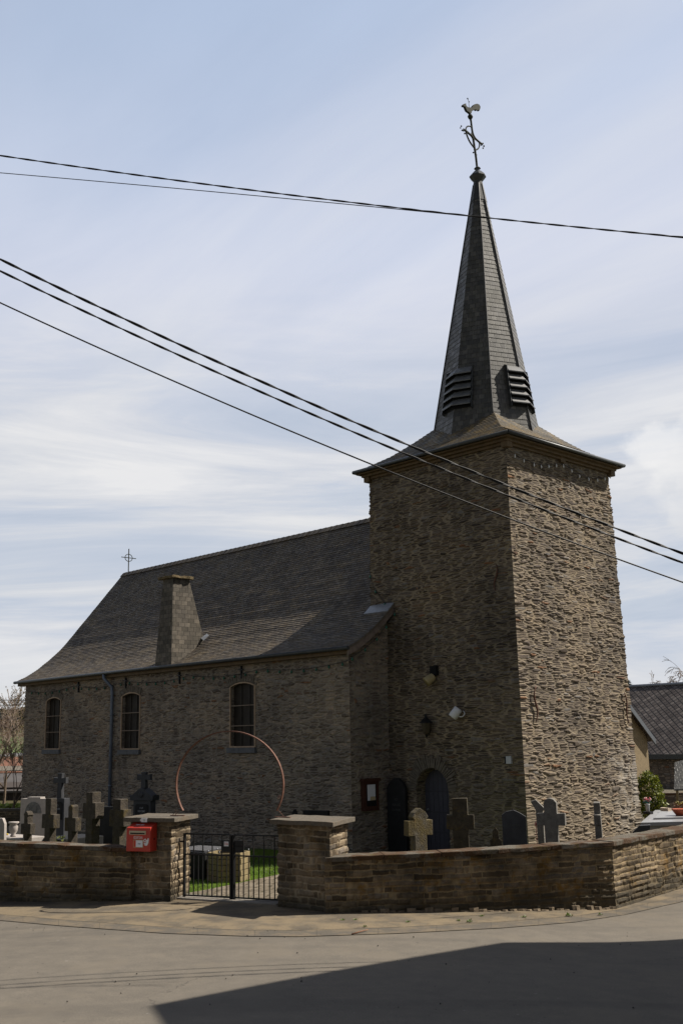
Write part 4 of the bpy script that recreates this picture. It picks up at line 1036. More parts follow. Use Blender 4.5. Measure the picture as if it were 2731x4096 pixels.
b.build('weathercock', m_vane, fin_)

# ------------------------------------------------------------------ boundary walls, piers and gate
def offset_line(pts, d):
    out = []
    for i, p in enumerate(pts):
        p = Vector(p[:2]); dirs = []
        if i > 0: dirs.append((p-Vector(pts[i-1][:2])).normalized())
        if i < len(pts)-1: dirs.append((Vector(pts[i+1][:2])-p).normalized())
        ns = [Vector((-t.y, t.x)) for t in dirs]; n = sum(ns, Vector((0, 0))).normalized()
        out.append(p+n*d/max(0.3, n.dot(ns[0])))
    return out
def strip_solid(b, A, B_, zA0, zA1, zB0=None, zB1=None):
    """solid between plan lines A (front) and B_ (back) with heights per point; A to B_ lies to the left of travel"""
    zB0 = zB0 or zA0; zB1 = zB1 or zA1; n = len(A); vs_ = []
    for i in range(n): vs_ += [(A[i][0], A[i][1], zA0[i]), (A[i][0], A[i][1], zA1[i]), (B_[i][0], B_[i][1], zB1[i]), (B_[i][0], B_[i][1], zB0[i])]
    fs = []
    for i in range(n-1):
        p, q = 4*i, 4*i+4
        fs += [(p, q, q+1, p+1), (p+1, q+1, q+2, p+2), (p+2, q+2, q+3, p+3), (p+3, q+3, q, p)]
    fs += [(0, 1, 2, 3), (4*n-1, 4*n-2, 4*n-3, 4*n-4)]
    b.mesh(vs_, fs)
def dense4(pts, step):
    out = []
    for a, c_ in zip(pts, pts[1:]):
        n = max(1, round(math.hypot(c_[0]-a[0], c_[1]-a[1])/step))
        out += [tuple(p+(q-p)*k/n for p, q in zip(a, c_)) for k in range(n)]
    return out+[tuple(pts[-1])]
def wall(parts, label, left=False, footing=None):
    root = empty('boundary_wall', label, 'wall', (parts[0][0][0], parts[0][0][1], 0))
    for pts in parts:
        if left: pts = pts[::-1]
        b = MB()
        dn = dense4(pts, 0.045); o1 = offset_line(dn, 0.40); NZ = 26; vs_ = []; fs = []; uvs = []; sl_ = [0]
        for a, c_ in zip(dn, dn[1:]): sl_.append(sl_[-1]+math.hypot(c_[0]-a[0], c_[1]-a[1]))
        for p in dn: vs_ += [(p[0], p[1], p[2]-0.2+(p[3]-0.085-p[2]+0.2)*j/NZ) for j in range(NZ+1)]
        ox_ = pts[0][0]*3.1
        for i in range(len(dn)-1):
            for j in range(NZ):
                q = (i*(NZ+1)+j, (i+1)*(NZ+1)+j, (i+1)*(NZ+1)+j+1, i*(NZ+1)+j+1); fs.append(q)
                uvs.append([(sl_[i]+ox_, vs_[q[0]][2]), (sl_[i+1]+ox_, vs_[q[1]][2]), (sl_[i+1]+ox_, vs_[q[2]][2]), (sl_[i]+ox_, vs_[q[3]][2])])
        b.mesh(vs_, fs, uvs)
        for i in range(len(dn)-1):
            f0, f1 = vs_[i*(NZ+1)+NZ], vs_[(i+1)*(NZ+1)+NZ]; k0 = (o1[i].x, o1[i].y, f0[2]); k1 = (o1[i+1].x, o1[i+1].y, f1[2])
            b.face([f0, f1, k1, k0]); b.face([k0, k1, (k1[0], k1[1], -0.4), (k0[0], k0[1], -0.4)])
        for i, fl in ((0, 0), (len(dn)-1, 1)):
            q = [vs_[i*(NZ+1)+j] for j in range(NZ+1)]+[(o1[i].x, o1[i].y, vs_[i*(NZ+1)+NZ][2]), (o1[i].x, o1[i].y, vs_[i*(NZ+1)][2])]
            b.face(q if not fl else q[::-1])
        b.build('wall_body', m_wall, root)
        d = dense4(pts, 0.22); rng = random.Random(len(d))
        A = offset_line(d, -0.05); B_ = offset_line(d, 0.46)
        if pts is parts[-1] and len(parts) > 1:      # mitre on the corner
            A[0] = offset_line(parts[0][-2:-1]+pts[:2], -0.05)[1] ; B_[0] = offset_line(parts[0][-2:-1]+pts[:2], 0.46)[1]
        if len(parts) > 1 and pts is parts[0]:
            A[-1] = offset_line(pts[-2:]+parts[1][1:2], -0.05)[1]; B_[-1] = offset_line(pts[-2:]+parts[1][1:2], 0.46)[1]
        A = [p+Vector((rng.uniform(-.008, .008), rng.uniform(-.008, .008))) for p in A]
        zt = [p[3]+rng.uniform(-0.008, 0.008) for p in d]; zb = [p[3]-0.082 for p in d]
        # coping in slabs about 1.1 m long with open joints
        k = 0
        b = MB(); seg = 5
        while k < len(d)-1:
            e = min(len(d)-1, k+seg); 
            if len(d)-1-e < 2: e = len(d)-1
            dz = rng.uniform(-0.006, 0.006)
            la = [Vector(p) for p in A[k:e+1]]; lb = [Vector(p) for p in B_[k:e+1]]
            t = (la[-1]-la[0]).normalized()*0.006
            if k > 0: la[0] = la[0]+t; lb[0] = lb[0]+t
            if e < len(d)-1: la[-1] = la[-1]-t; lb[-1] = lb[-1]-t
            strip_solid(b, la, lb, zb[k:e+1], [z+dz for z in zt[k:e+1]]); k = e
        b.build('coping', m_copingmoss, root, bevel=0.012, rough=0.014)
    return root
wall([WL], 'low stone churchyard wall with coping, running left from the post box pier', left=True)
rw = wall([WR, WRET], 'long stone churchyard wall with mossy coping turning the street corner')
# rough footing stones showing under the right-hand wall
b = MB(); d = dense4(WR, 0.16); rng = random.Random(4); fo = offset_line(d, 0)
for i in range(4, len(d)-1):
    p = Vector(fo[i]); t = (Vector(fo[i+1])-p).normalized(); nn = Vector((t.y, -t.x)); L = rng.uniform(0.10, 0.17); o_ = rng.uniform(0.05, 0.12); h = rng.uniform(0.03, 0.10)
    z = road_z(p.x, p.y)
    q = [p, p+nn*o_*0.8, p+t*L*0.4+nn*o_*1.15, p+t*L+nn*o_*0.85, p+t*L]
    tp = [p, p+nn*o_*0.4, p+t*L*0.5+nn*o_*0.6, p+t*L+nn*o_*0.4, p+t*L]
    b.prism([(k.x, k.y) for k in q][::-1], z-0.05, z+h, top=[(k.x, k.y) for k in tp][::-1])
b.build('footing', plain('footing_rubble', (0.15, 0.115, 0.078), 0.95, 0.45, 11.0, bump=1.0, dist=0.02), rw, rough=0.012)
def pier(c, label, ztop, zb):
    poly = [c['FL'], c['FR'], c['BR'], c['BL']]; ctr = sum((Vector(p) for p in poly), Vector((0, 0)))/4
    root = empty('gate_pier', label, 'pier', (ctr.x, ctr.y, 0), 'stone piers either side of the gate')
    vs_ = []; rng = random.Random(int(ctr.x*100)); nz = 38; ring = []
    for i in range(4):
        a = Vector(poly[i]); e = Vector(poly[(i+1) % 4]); n = 28
        for k in range(n): ring.append((a.lerp(e, k/n), k == 0))
    s_ = [0]
    for i in range(len(ring)): s_.append(s_[-1]+(Vector(ring[(i+1) % len(ring)][0])-ring[i][0]).length)
    b = MB(); m_ = len(ring)
    for j in range(nz+1):
        z = zb+(ztop-0.085-zb)*j/nz; oc = 0.02*mnoise.noise(Vector((ctr.x, 3.3, z*6)))
        for i, (p, isc) in enumerate(ring):
            d = (p-ctr).normalized(); o_ = oc if isc else 0.012*mnoise.noise(Vector((p.x*3, p.y*3, z*5)))
            vs_.append((p.x+d.x*o_, p.y+d.y*o_, z))
    fs = []; uvs = []
    for j in range(nz):
        for i in range(m_):
            i2 = (i+1) % m_; fs.append((j*m_+i, j*m_+i2, (j+1)*m_+i2, (j+1)*m_+i)); z0 = vs_[j*m_][2]; z1 = vs_[(j+1)*m_][2]
            uvs.append([(s_[i], z0), (s_[i+1], z0), (s_[i+1], z1), (s_[i], z1)])
    b.mesh(vs_, fs, uvs); b.face([vs_[nz*m_+i] for i in range(m_)]); b.build('pier_body', m_pier, root)
    out = offset_line(poly+poly[:2], -0.13); cp = [out[4], out[1], out[2], out[3]]
    b = MB(); b.prism([(p.x, p.y) for p in cp], ztop-0.083, ztop); b.build('pier_cap', m_concrete, root, bevel=0.010, cuts=7, rough=0.010)
    return root
PIER_T = 1.60
pier(PL, 'stone gate pier carrying the red post box', PIER_T, -0.15)
pier(PR, 'stone gate pier with plain concrete cap, to the right of the iron gate', PIER_T, -0.15)

GL = Vector((-0.46, -10.80, 0)); GRt = Vector((1.66, -10.02, 0)); gd = (GRt-GL).normalized(); gn = Vector((gd.y, -gd.x, 0)); GW = (GRt-GL).length
def gp(s, z, o=0.0): return GL + gd*s + gn*o + Vector((0, 0, z))
ZB, ZM, ZT = 0.075, 0.86, 1.255
def leaf(s0, s1, longs, shorts, label, plate, hinge_left):
    root = empty('iron_gate', label, 'gate', gp((s0+s1)/2, 0.05), 'leaves of the churchyard gate')
    b = MB(); b.bar(gp(s0, ZB), gp(s1, ZB), 0.022, 0.03); b.bar(gp(s0, ZM), gp(s1, ZM), 0.020, 0.026); b.bar(gp(s0, ZT), gp(s1, ZT), 0.026, 0.03)
    wh, wl = (0.045, 0.055) if hinge_left else (0.03, 0.055)
    sh, sl_ = (s0, s1) if hinge_left else (s1, s0)
    b.bar(gp(sh, 0.05), gp(sh, ZT+0.01), wh, wh); b.bar(gp(sl_, 0.05), gp(sl_, ZT+0.01), wl, 0.045)
    b.build('frame', m_iron, root)
    for f in longs:
        b = MB(); s = s0+(s1-s0)*f; b.bar(gp(s, ZB), gp(s, ZT), 0.018, 0.018, up=gn); b.build('bar', m_iron, root)
    for f in shorts:
        b = MB(); s = s0+(s1-s0)*f; b.bar(gp(s, ZB), gp(s, ZM), 0.016, 0.016, up=gn); b.build('bar', m_iron, root)
    for z in (0.30, 1.10):
        b = MB(); b.tube([gp(sh, z), gp(sh+(-0.11 if hinge_left else 0.09), z)], 0.016, 6); b.build('hinge', m_iron, root)
    pa, pb = plate
    b = MB(); a = gp(pa, 0.925, 0.012); m = frame_mat(a, gn); b.slab([(0, 0), (pb-pa, 0), (pb-pa, 0.225), (0, 0.225)], 0.022, m)
    lp = b.build('lock_plate', m_iron, root, bevel=0.003)
    return root, lp, m
half = GW/2
lg, lp, lm = leaf(0.0, half-0.03, [.20, .395, .597, .80], [.105, .30, .50, .705, .90], 'left leaf of the black iron gate, bearing house number plate', (half-0.03-0.215, half-0.03), True)
b = MB(); m = lm @ Matrix.Translation((0.055, -0.004, 0.11)); b.slab([(0, 0), (0.105, 0), (0.105, 0.09), (0, 0.09)], 0.003, m); np_ = b.build('number_plate', m_white, lp)
text_mesh('33a', 0.062, m @ Matrix.Translation((0.052, -0.0015, 0.045)), m_reddark, np_, 'number', squeeze=1.0)
rg, lp2, rm = leaf(half+0.03, GW, [.20, .407, .62, .834], [.10, .305, .515, .73, .945], 'right leaf of the black iron gate, bearing letter slot plate', (half+0.03, half+0.03+0.215), False)
b = MB(); b.slab([(0.02, 0.11), (0.19, 0.11), (0.19, 0.125), (0.02, 0.125)], 0.004, rm @ Matrix.Translation((0, -0.004, 0))); b.build('letter_slot', m_black, lp2)
# hoop
PA = gp(0, PIER_T, 0.05)
hoop = []
for k in range(49):
    a = R(-119)+R(238)*k/48
    hoop.append(hit(920+214*math.sin(a), 3139-214*math.cos(a), gn, PA))
root = empty('gate_arch', 'rusty iron hoop arching over the gate between both piers', 'arch', ((hoop[0]+hoop[-1])/2))
b = MB(); 
hoop[0].z = max(hoop[0].z, PIER_T+0.01)
vs_ = []; n = len(hoop)
for i, p in enumerate(hoop):
    t = (hoop[min(i+1, n-1)]-hoop[max(i-1, 0)]).normalized(); o_ = t.cross(gn)
    vs_ += [p-gn*0.026-o_*0.011, p+gn*0.026-o_*0.011, p+gn*0.026+o_*0.011, p-gn*0.026+o_*0.011]
b.mesh(vs_, [(4*i+k, 4*i+(k+1) % 4, 4*i+4+(k+1) % 4, 4*i+4+k) for i in range(n-1) for k in range(4)]+[(3, 2, 1, 0), (4*n-4, 4*n-3, 4*n-2, 4*n-1)])
b.build('hoop', m_rust, root)
for p, s_ in ((hoop[0], -1), (hoop[-1], 1)):
    f = Vector((p.x, p.y, PIER_T+0.012)); b = MB(); b.bar(f-gd*0.04*s_, f+gd*0.30*s_, 0.05, 0.016); b.build('foot_plate', m_rust, root)
    for q, r0 in ((0.12, 0.065), (0.20, 0.045)) if s_ < 0 else ((0.09, 0.06),):
        sp = [f+gd*s_*(q+r0*(1-k/26)*math.cos(k*0.5))+Vector((0, 0, 0.012+r0+r0*(1-k/26)*math.sin(k*0.5-1.57))) for k in range(24)]
        b = MB(); b.tube(sp, 0.006, 5); b.build('scroll', m_rust, root)
    if s_ > 0:
        ctr_ = f+gd*0.06+Vector((0, 0, 0.36)); sp = [ctr_+gd*0.045*math.cos(k*0.45)*(1-k/28)+Vector((0, 0, 0.045*math.sin(k*0.45)*(1-k/28))) for k in range(22)]
        b = MB(); b.tube(sp, 0.005, 5); b.build('scroll', m_rust, root)

# red post box on the left pier
fl = Vector((*PL['FL'], 0)); frp = Vector((*PL['FR'], 0)); pdir = (frp-fl).normalized(); pn = Vector((pdir.y, -pdir.x, 0))
DEP = 0.27
o1 = hit(505, 3405, pn, fl+pn*DEP); o2 = hit(601, 3405, pn, fl+pn*DEP); o3 = hit(505, 3311, pn, fl+pn*DEP)
BW = (o2-o1).dot(pdir); BH = o3.z-o1.z
pm = frame_mat(o1, pn)          # local x right, y into the pier, z up
root = empty('post_box', 'red metal post box with white horn emblem on gate pier', 'post box', (o1+o2)/2)
b = MB()
pr_ = [(0, 0), (BW, 0), (BW, BH), (0, BH)]
vs_ = [pm @ Vector((x, 0, z)) for x, z in pr_] + [pm @ Vector((x, DEP-0.02, z)) for x, z in [(0.01, 0), (BW-0.01, 0), (BW-0.01, BH+0.10), (0.01, BH+0.10)]]
b.mesh(vs_, [(0, 1, 2, 3), (5, 4, 7, 6), (1, 5, 6, 2), (4, 0, 3, 7), (3, 2, 6, 7), (4, 5, 1, 0)])
pb = b.build('box_body', m_red, root, bevel=0.012)
def pslab(x0, x1, z0, z1, y, th, name, mat, par):
    b = MB(); b.slab([(x0*BW, z0*BH), (x1*BW, z0*BH), (x1*BW, z1*BH), (x0*BW, z1*BH)], th, pm @ Matrix.Translation((0, y, 0))); return b.build(name, mat, par)
sl_ = pslab(0.13, 0.82, 0.72, 0.88, -0.012, 0.015, 'slot_plate', m_slot, pb)
pslab(0.17, 0.78, 0.745, 0.80, -0.0135, 0.003, 'slot', m_black, sl_)
lb = pslab(0.29, 0.71, 0.55, 0.70, -0.003, 0.004, 'number_label', m_reddark, pb)
text_mesh('022/012345', 0.072, pm @ Matrix.Translation((0.50*BW, -0.0045, 0.585*BH)), m_white, lb, 'lettering', squeeze=0.62)
text_mesh('RED BOX' if False else 'Boîte rouge', 0.030, pm @ Matrix.Translation((0.44*BW, -0.0045, 0.665*BH)), m_paper2, lb, 'lettering', squeeze=0.8)
nl = pslab(0.30, 0.71, 0.17, 0.50, -0.004, 0.005, 'time_panel', m_cream, pb)
pslab(0.32, 0.69, 0.195, 0.475, -0.0055, 0.0015, 'paper', m_paper, nl)
pslab(0.32, 0.41, 0.195, 0.475, -0.0065, 0.0015, 'red_stripe', m_reddark, nl)
text_mesh('16:00', 0.034, pm @ Matrix.Translation((0.55*BW, -0.0065, 0.33*BH)), m_ink, nl, 'lettering', squeeze=0.9)
def px_l(cx_, cy_):            # position inside the crop of the photograph, as local coordinates on the box front
    x = 400+0.3189*cx_; y = 2900+0.3189*cy_; p = pm.inverted() @ hit(x, y, pn, o1); return p.x, p.z
b = MB()
def ribbon(pts, wid, yy=-0.004, th=0.003):
    P_ = [Vector((p[0], 0, p[1])) for p in pts]; n = len(P_); L_, R_ = [], []
    for i, p in enumerate(P_):
        t = (P_[min(n-1, i+1)]-P_[max(0, i-1)]).normalized(); nrm = Vector((-t.z, 0, t.x)); w_ = wid[i]*0.5
        L_.append(p+nrm*w_); R_.append(p-nrm*w_)
    for i in range(n-1):
        b.face([pm @ (q+Vector((0, yy, 0))) for q in (R_[i], R_[i+1], L_[i+1], L_[i])])
ex, ez = px_l(585, 1470); u_ = 0.05
arc = [(ex-0.045*math.cos(a)*1.0, ez+0.055*math.sin(a)) for a in [R(-60)+R(200)*k/12 for k in range(13)]]
arc = [px_l(*p) for p in [(552, 1440), (556, 1462), (575, 1466), (582, 1445), (572, 1428), (558, 1440)]]
ribbon(arc, [0.018]*6)
arc = [px_l(*p) for p in [(556, 1478), (570, 1505), (588, 1500), (600, 1475), (606, 1445), (608, 1420)]]
ribbon(arc, [0.020, 0.030, 0.042, 0.040, 0.034, 0.020])
arc = [px_l(*p) for p in [(566, 1486), (580, 1484), (590, 1465), (592, 1440)]]
ribbon(arc, [0.018]*4)
b.build('horn_emblem', m_white, pb)
b = MB(); kx = pm @ Vector((BW+0.001, DEP*0.5, BH*0.52)); b.lathe([(0.018, 0), (0.018, 0.006), (0.01, 0.008)], kx, 10, axis=(pm.to_3x3() @ Vector((1, 0, 0)))); b.build('lock', m_black, pb)
text_mesh('022/012345', 0.05, pm @ Matrix.Translation((0.43*BW, 0.118, BH+0.052)) @ Matrix.Rotation(R(-68.5), 4, 'X'), m_paper, pb, 'lettering', squeeze=0.8)
# small white arrow sign with a green mark on the edge of the left cap
capn = pn; cap0 = Vector((*PL['FL'], 0))+pn*0.13
sa = hit(559.5, 3280, pn, cap0+pn*0.012)
scl = (hit(589, 3280, pn, cap0+pn*0.012)-sa).dot(pdir)
root = empty('direction_sign', 'tiny white arrow sign with green mark on the pier cap', 'sign', sa)
sm = frame_mat(sa, pn); b = MB(); h = 0.082
b.slab([(0, 0), (scl*0.28, -h/2), (scl, -h/2), (scl, h/2), (scl*0.28, h/2)], 0.008, sm); sb = b.build('sign_board', m_white, root)
b = MB(); b.slab([(scl*0.58, -h*0.28), (scl*0.66, -h*0.28), (scl*0.66, h*0.12), (scl*0.62, h*0.34), (scl*0.58, h*0.12)], 0.002, sm @ Matrix.Translation((0, -0.0025, 0))); b.build('green_mark', m_green, sb)

# hexagonal timber planter on the lawn
pc = onZ(914, 3508, 0.10); pc.z = yard(pc.x, pc.y)
root = empty('wooden_planter', 'six-sided planter of weathered timber boards on the grass', 'planter', pc)
Rr = Vector((0.697, 0.717, 0)); Ff = Vector((-0.717, 0.697, 0))
def hexp(k, r): a = R(10)+R(60)*k; return pc+Rr*(r*math.cos(a))+Ff*(r*math.sin(a))
for k in range(6):
    b = MB()
    for l in range(5):
        a0, a1 = hexp(k, 0.475), hexp(k+1, 0.475); i0, i1 = hexp(k, 0.425), hexp(k+1, 0.425); e = (a1-a0)*0.03*(1 if (l+k) % 2 else -0.3)
        b.prism([(p.x, p.y) for p in (a0-e, a1+e, i1, i0)], pc.z+0.005+l*0.125, pc.z+0.118+l*0.125)
    b.build('side_boards', m_wood, root, bevel=0.006)
b = MB(); b.face([tuple(hexp(k, 0.43)+Vector((0, 0, 0.52))) for k in range(6)]); b.build('soil', plain('soil', (0.05, 0.035, 0.022), 0.95, 0.4), root)
for k in range(6):
    b = MB(); b.tube([hexp(k, 0.45)+Vector((0, 0, 0.62)), hexp(k, 0.45)+Vector((0, 0, 0.665))], 0.014, 6); b.build('corner_bolt', m_lead, root)

# ------------------------------------------------------------------ fittings on the church walls (each its own thing)
root = empty('notice_board', 'red-brown glazed notice board with pinned papers on church wall', 'notice board', (-4.84, -1.03, 1.0))
NB = frame_mat((-4.84, -1.39, 1.0), (1, 0))   # x to the right = +Y
b = MB(); b.slab([(0, 0), (0.66, 0), (0.66, 0.84), (0, 0.84)], 0.10, NB @ Matrix.Translation((0, -0.10, 0))); cs = b.build('case', m_nb, root, bevel=0.008)
b = MB(); b.slab([(-0.07, 0.84), (0.73, 0.84), (0.66, 0.92), (0, 0.92)], 0.16, NB @ Matrix.Translation((0, -0.16, 0))); b.build('little_roof', m_nb, root)
b = MB(); b.slab([(0.14, 0.13), (0.54, 0.13), (0.54, 0.75), (0.14, 0.75)], 0.004, NB @ Matrix.Translation((0, -0.104, 0))); gl = b.build('glass', m_glass, cs)
b = MB(); b.slab([(0.17, 0.29), (0.50, 0.29), (0.50, 0.74), (0.17, 0.74)], 0.003, NB @ Matrix.Translation((0, -0.108, 0))); b.build('notice', m_paper, cs)
b = MB(); b.slab([(0.28, 0.29), (0.49, 0.29), (0.49, 0.40), (0.28, 0.40)], 0.002, NB @ Matrix.Translation((0, -0.111, 0))); b.build('notice', m_paper2, cs)
# lantern over the door
lx, lz = -3.155, 3.05
root = empty('wall_lantern', 'black hexagonal lantern hanging on the wall above door', 'lantern', (lx, -0.30, lz))
b = MB(); b.lathe([(0.05, 0.10), (0.10, 0.13), (0.155, 0.40), (0.155, 0.42)], (lx, -0.32, lz), 6, smooth=False); b.build('glass_cage', plain('lantern_glass', (0.05, 0.04, 0.025), 0.3, 0.2), root)
b = MB(); b.lathe([(0.20, 0.42), (0.20, 0.44), (0.09, 0.55), (0.05, 0.58), (0.05, 0.62), (0.015, 0.68)], (lx, -0.32, lz), 6, smooth=False); b.build('lantern_cap', m_iron, root)
b = MB(); b.lathe([(0.012, 0.0), (0.03, 0.04), (0.055, 0.10)], (lx, -0.32, lz), 6, smooth=False); b.build('finial', m_iron, root)
b = MB(); b.tube([(lx, -0.10, lz+0.28), (lx, -0.2, lz+0.1), (lx, -0.32, lz+0.05)], 0.015, 6); b.build('bracket', m_iron, root)
root = empty('floodlight', 'cream drum floodlight under dark bracket high on tower wall', 'floodlight', (-2.97, -0.12, 4.6))
b = MB(); ax = Vector((-0.45, -0.70, -0.55)).normalized(); b.lathe([(0.08, -0.17), (0.12, -0.14), (0.135, 0.09), (0.155, 0.13), (0.14, 0.13)], (-2.95, -0.34, 4.72), 14, axis=ax); dr = b.build('drum', m_cream, root)
b = MB(); b.lathe([(0.135, 0.131), (0.135, 0.136), (0.01, 0.138)], (-2.95, -0.34, 4.72), 14, axis=ax); b.build('lens', plain('dusty_lens', (0.26, 0.21, 0.10), 0.3, 0.1), dr)
b = MB(); b.box((-3.03, -0.22, 4.85), (-2.80, -0.06, 5.12)); b.tube([(-2.92, -0.15, 4.9), (-2.92, -0.32, 4.75)], 0.025, 6); b.build('bracket', m_black, root)
root = empty('floodlight', 'white tapered floodlight with side bracket on tower wall, lower and nearer the corner', 'floodlight', (-1.99, -0.12, 3.6))
b = MB(); ax = Vector((-0.50, -0.35, -0.80)).normalized(); b.lathe([(0.105, -0.17), (0.125, -0.15), (0.135, 0.10), (0.12, 0.14), (0.02, 0.145)], (-2.03, -0.33, 3.72), 12, axis=ax); b.build('drum', m_white, root)
b = MB(); b.tube(smooth_line([(-1.96, -0.30, 3.64), (-1.82, -0.28, 3.62), (-1.79, -0.20, 3.71), (-1.90, -0.12, 3.78)], 4), 0.016, 6); b.build('bracket', m_white, root)
root = empty('junction_box', 'small pale electrical box near the tower corner', 'electrical box', (-0.36, -0.16, 2.32))
b = MB(); b.box((-0.42, -0.20, 2.32), (-0.25, -0.12, 2.52)); b.build('lid', plain('grey_plastic', (0.42, 0.43, 0.45), 0.5, 0.05), root, bevel=0.01)
b = MB(); b.box((-0.48, -0.18, 2.33), (-0.42, -0.12, 2.51)); b.build('side_plate', m_iron, root)
# string lights
def garland(label, pts, step, mat_b, r, hang=0.05):
    root = empty('string_lights', label, 'string lights', pts[0])
    b = MB(); line = smooth_line(pts, 6); b.tube(line, 0.008, 5); b.build('cable', m_cable, root)
    acc = 0; first = None
    for a, c_ in zip(line, line[1:]):
        L = (c_-a).length; acc += L
        if acc >= step:
            acc = 0
            if first is None:
                b = MB(); b.lathe([(0.014, 0.0), (0.016, -0.03), (r, -0.05), (r*1.1, -0.075), (0.6*r, -0.105), (0.004, -0.115)][::-1], c_, 8); first = b.build('bulb', mat_b, root); base = Vector(c_)
            else:
                o = first.copy(); col.objects.link(o); o.parent = root; o.location = first.location + (c_-base)
    return root
gb = plain('green_glass_bulb', (0.015, 0.09, 0.06), 0.15, 0.3, spec=0.5)
pts = []
for k in range(41):
    x = -24.5+19.6*k/40; pts.append((x, NY-0.06, 5.33-0.12*abs(math.sin(k*math.pi/8))))
pts += [(-4.5, -1.9, 5.45), (-4.50, -1.5, 5.66), (-4.50, -0.9, 6.05), (-4.50, -0.3, 6.62), (-4.50, -0.08, 6.95), (-4.9, -0.09, 7.2), (-5.45, -0.08, 7.9), (-5.56, -0.06, 8.6)]
garland('string of green bulbs along the nave eaves and up the tower side', pts, 0.52, gb, 0.035)
cb = plain('clear_glass_bulb', (0.55, 0.55, 0.55), 0.08, 0.1, spec=0.6)
garland('string of clear bulbs under the eaves of the sunlit tower face', [(0.05, -0.06, 11.16), (0.06, 0.6, 10.98), (0.06, 1.6, 10.93), (0.10, 2.7, 11.12), (0.06, 3.6, 10.95), (0.06, 4.6, 10.98), (0.05, 5.38, 11.22)], 0.34, cb, 0.022)

# ------------------------------------------------------------------ graves
def place(sx, F):
    p = deep(sx, 3350, F); return Vector((p.x, p.y, yard(p.x, p.y)))
def topz(sx, sy, F): return deep(sx, sy, F).z
def cross_pts(ws, wa, h, a0, a1, top='flat', flare=0.0):
    s = ws/2; a = wa/2
    L = [(-s-flare, 0.0), (s+flare, 0.0)]
    if flare: L += [(s+flare, a0*0.28), (s, a0*0.45)]
    L += [(s, a0), (a, a0), (a, a1), (s, a1)]
    if top == 'flat': L += [(s, h), (-s, h)]
    elif top == 'round': L += [(s, h-s*0.7), (s*0.6, h-s*0.15), (0, h), (-s*0.6, h-s*0.15), (-s, h-s*0.7)]
    elif top == 'trefoil': L += [(s, h-s*1.6), (s*1.3, h-s*1.2), (s*0.9, h-s*0.6), (0, h), (-s*0.9, h-s*0.6), (-s*1.3, h-s*1.2), (-s, h-s*1.6)]
    elif top == 'peak': L += [(s, h-s*0.5), (0.2*s, h), (-s*0.6, h-s*0.2), (-s, h-s*0.7)]
    L += [(-s, a1), (-a, a1), (-a, a0), (-s, a0)]
    if flare: L += [(-s, a0*0.45), (-s-flare, a0*0.28)]
    return L
def grave_cross(label, sx, sy, F, ws, wa, ya0, ya1, th, mat, facing, top='flat', flare=0.0, tilt=0.0, group='weathered stone crosses along the churchyard wall', rough=0.012):
    p = place(sx, F); h = topz(sx, sy, F)-p.z
    m = frame_mat(p-Vector((0, 0, 0.1)), facing) @ Matrix.Rotation(tilt, 4, 'Y') @ Matrix.Translation((0, -th/2, 0))
    b = MB(); b.slab(cross_pts(ws, wa, h+0.1, topz(sx, ya0, F)-p.z+0.1, topz(sx, ya1, F)-p.z+0.1, top, flare), th, m)
    o = b.build('grave_cross', mat, label=label, cat='grave cross', group=group, bevel=0.014, rough=rough, cuts=0)
    return o
LF = (0.12, -0.99)
grave_cross('small dark stone cross with rounded head, leftmost behind the left wall', 112, 3244, 25.2, 0.15, 0.38, 3336, 3294, 0.15, m_cross, LF, 'trefoil')
grave_cross('square-topped stone cross in front of the pale arched monument', 202, 3195, 24.4, 0.20, 0.43, 3313, 3258, 0.18, m_cross, LF)
grave_cross('stone cross with pointed head, between square-topped cross and tallest cross', 291, 3221, 24.2, 0.15, 0.40, 3325, 3271, 0.17, m_cross, LF, 'peak')
grave_cross('tallest lichen-covered stone cross with flared foot behind the left wall', 371, 3170, 23.8, 0.22, 0.46, 3275, 3212, 0.24, m_cross, LF, flare=0.07)
grave_cross('broad lichen-topped stone cross directly behind the post box', 480, 3197, 23.7, 0.26, 0.50, 3306, 3238, 0.22, m_cross, LF)
grave_cross('yellow lichened stone cross standing in front of the church door', 1674, 3232, 22.6, 0.31, 0.62, 3342, 3281, 0.18, m_crosslich, (0.97, -0.28), 'trefoil')
grave_cross('broad dark stone cross right of the church door', 1843, 3194, 23.4, 0.34, 0.60, 3316, 3260, 0.18, m_crossdark, (0.62, -0.78))
grave_cross('grey stone cross before the sunlit tower face', 2207, 3193, 22.4, 0.27, 0.60, 3302, 3254, 0.18, m_crossgrey, (0.45, -0.89), 'round')
grave_cross('narrow stone cross leaning over, seen edge-on, right of the grey cross', 2396, 3206, 22.0, 0.22, 0.42, 3290, 3250, 0.13, m_crossgrey, (-0.86, -0.5), tilt=0.10)
# broken arm stone beside the grey cross
p = place(2158, 22.9); zt = topz(2158, 3200, 22.9)
b = MB(); b.slab([(-0.03, 0), (0.10, 0), (0.09, zt-p.z-0.24), (0.14, zt-p.z-0.20), (-0.05, zt-p.z-0.0), (-0.16, zt-p.z-0.04), (-0.06, zt-p.z-0.22)], 0.16, frame_mat(p, (0.5, -0.87)))
b.build('broken_grave_cross', m_crossgrey, label='broken stone cross with slanting arm, just left of the grey cross', cat='grave cross', bevel=0.015, rough=0.012)
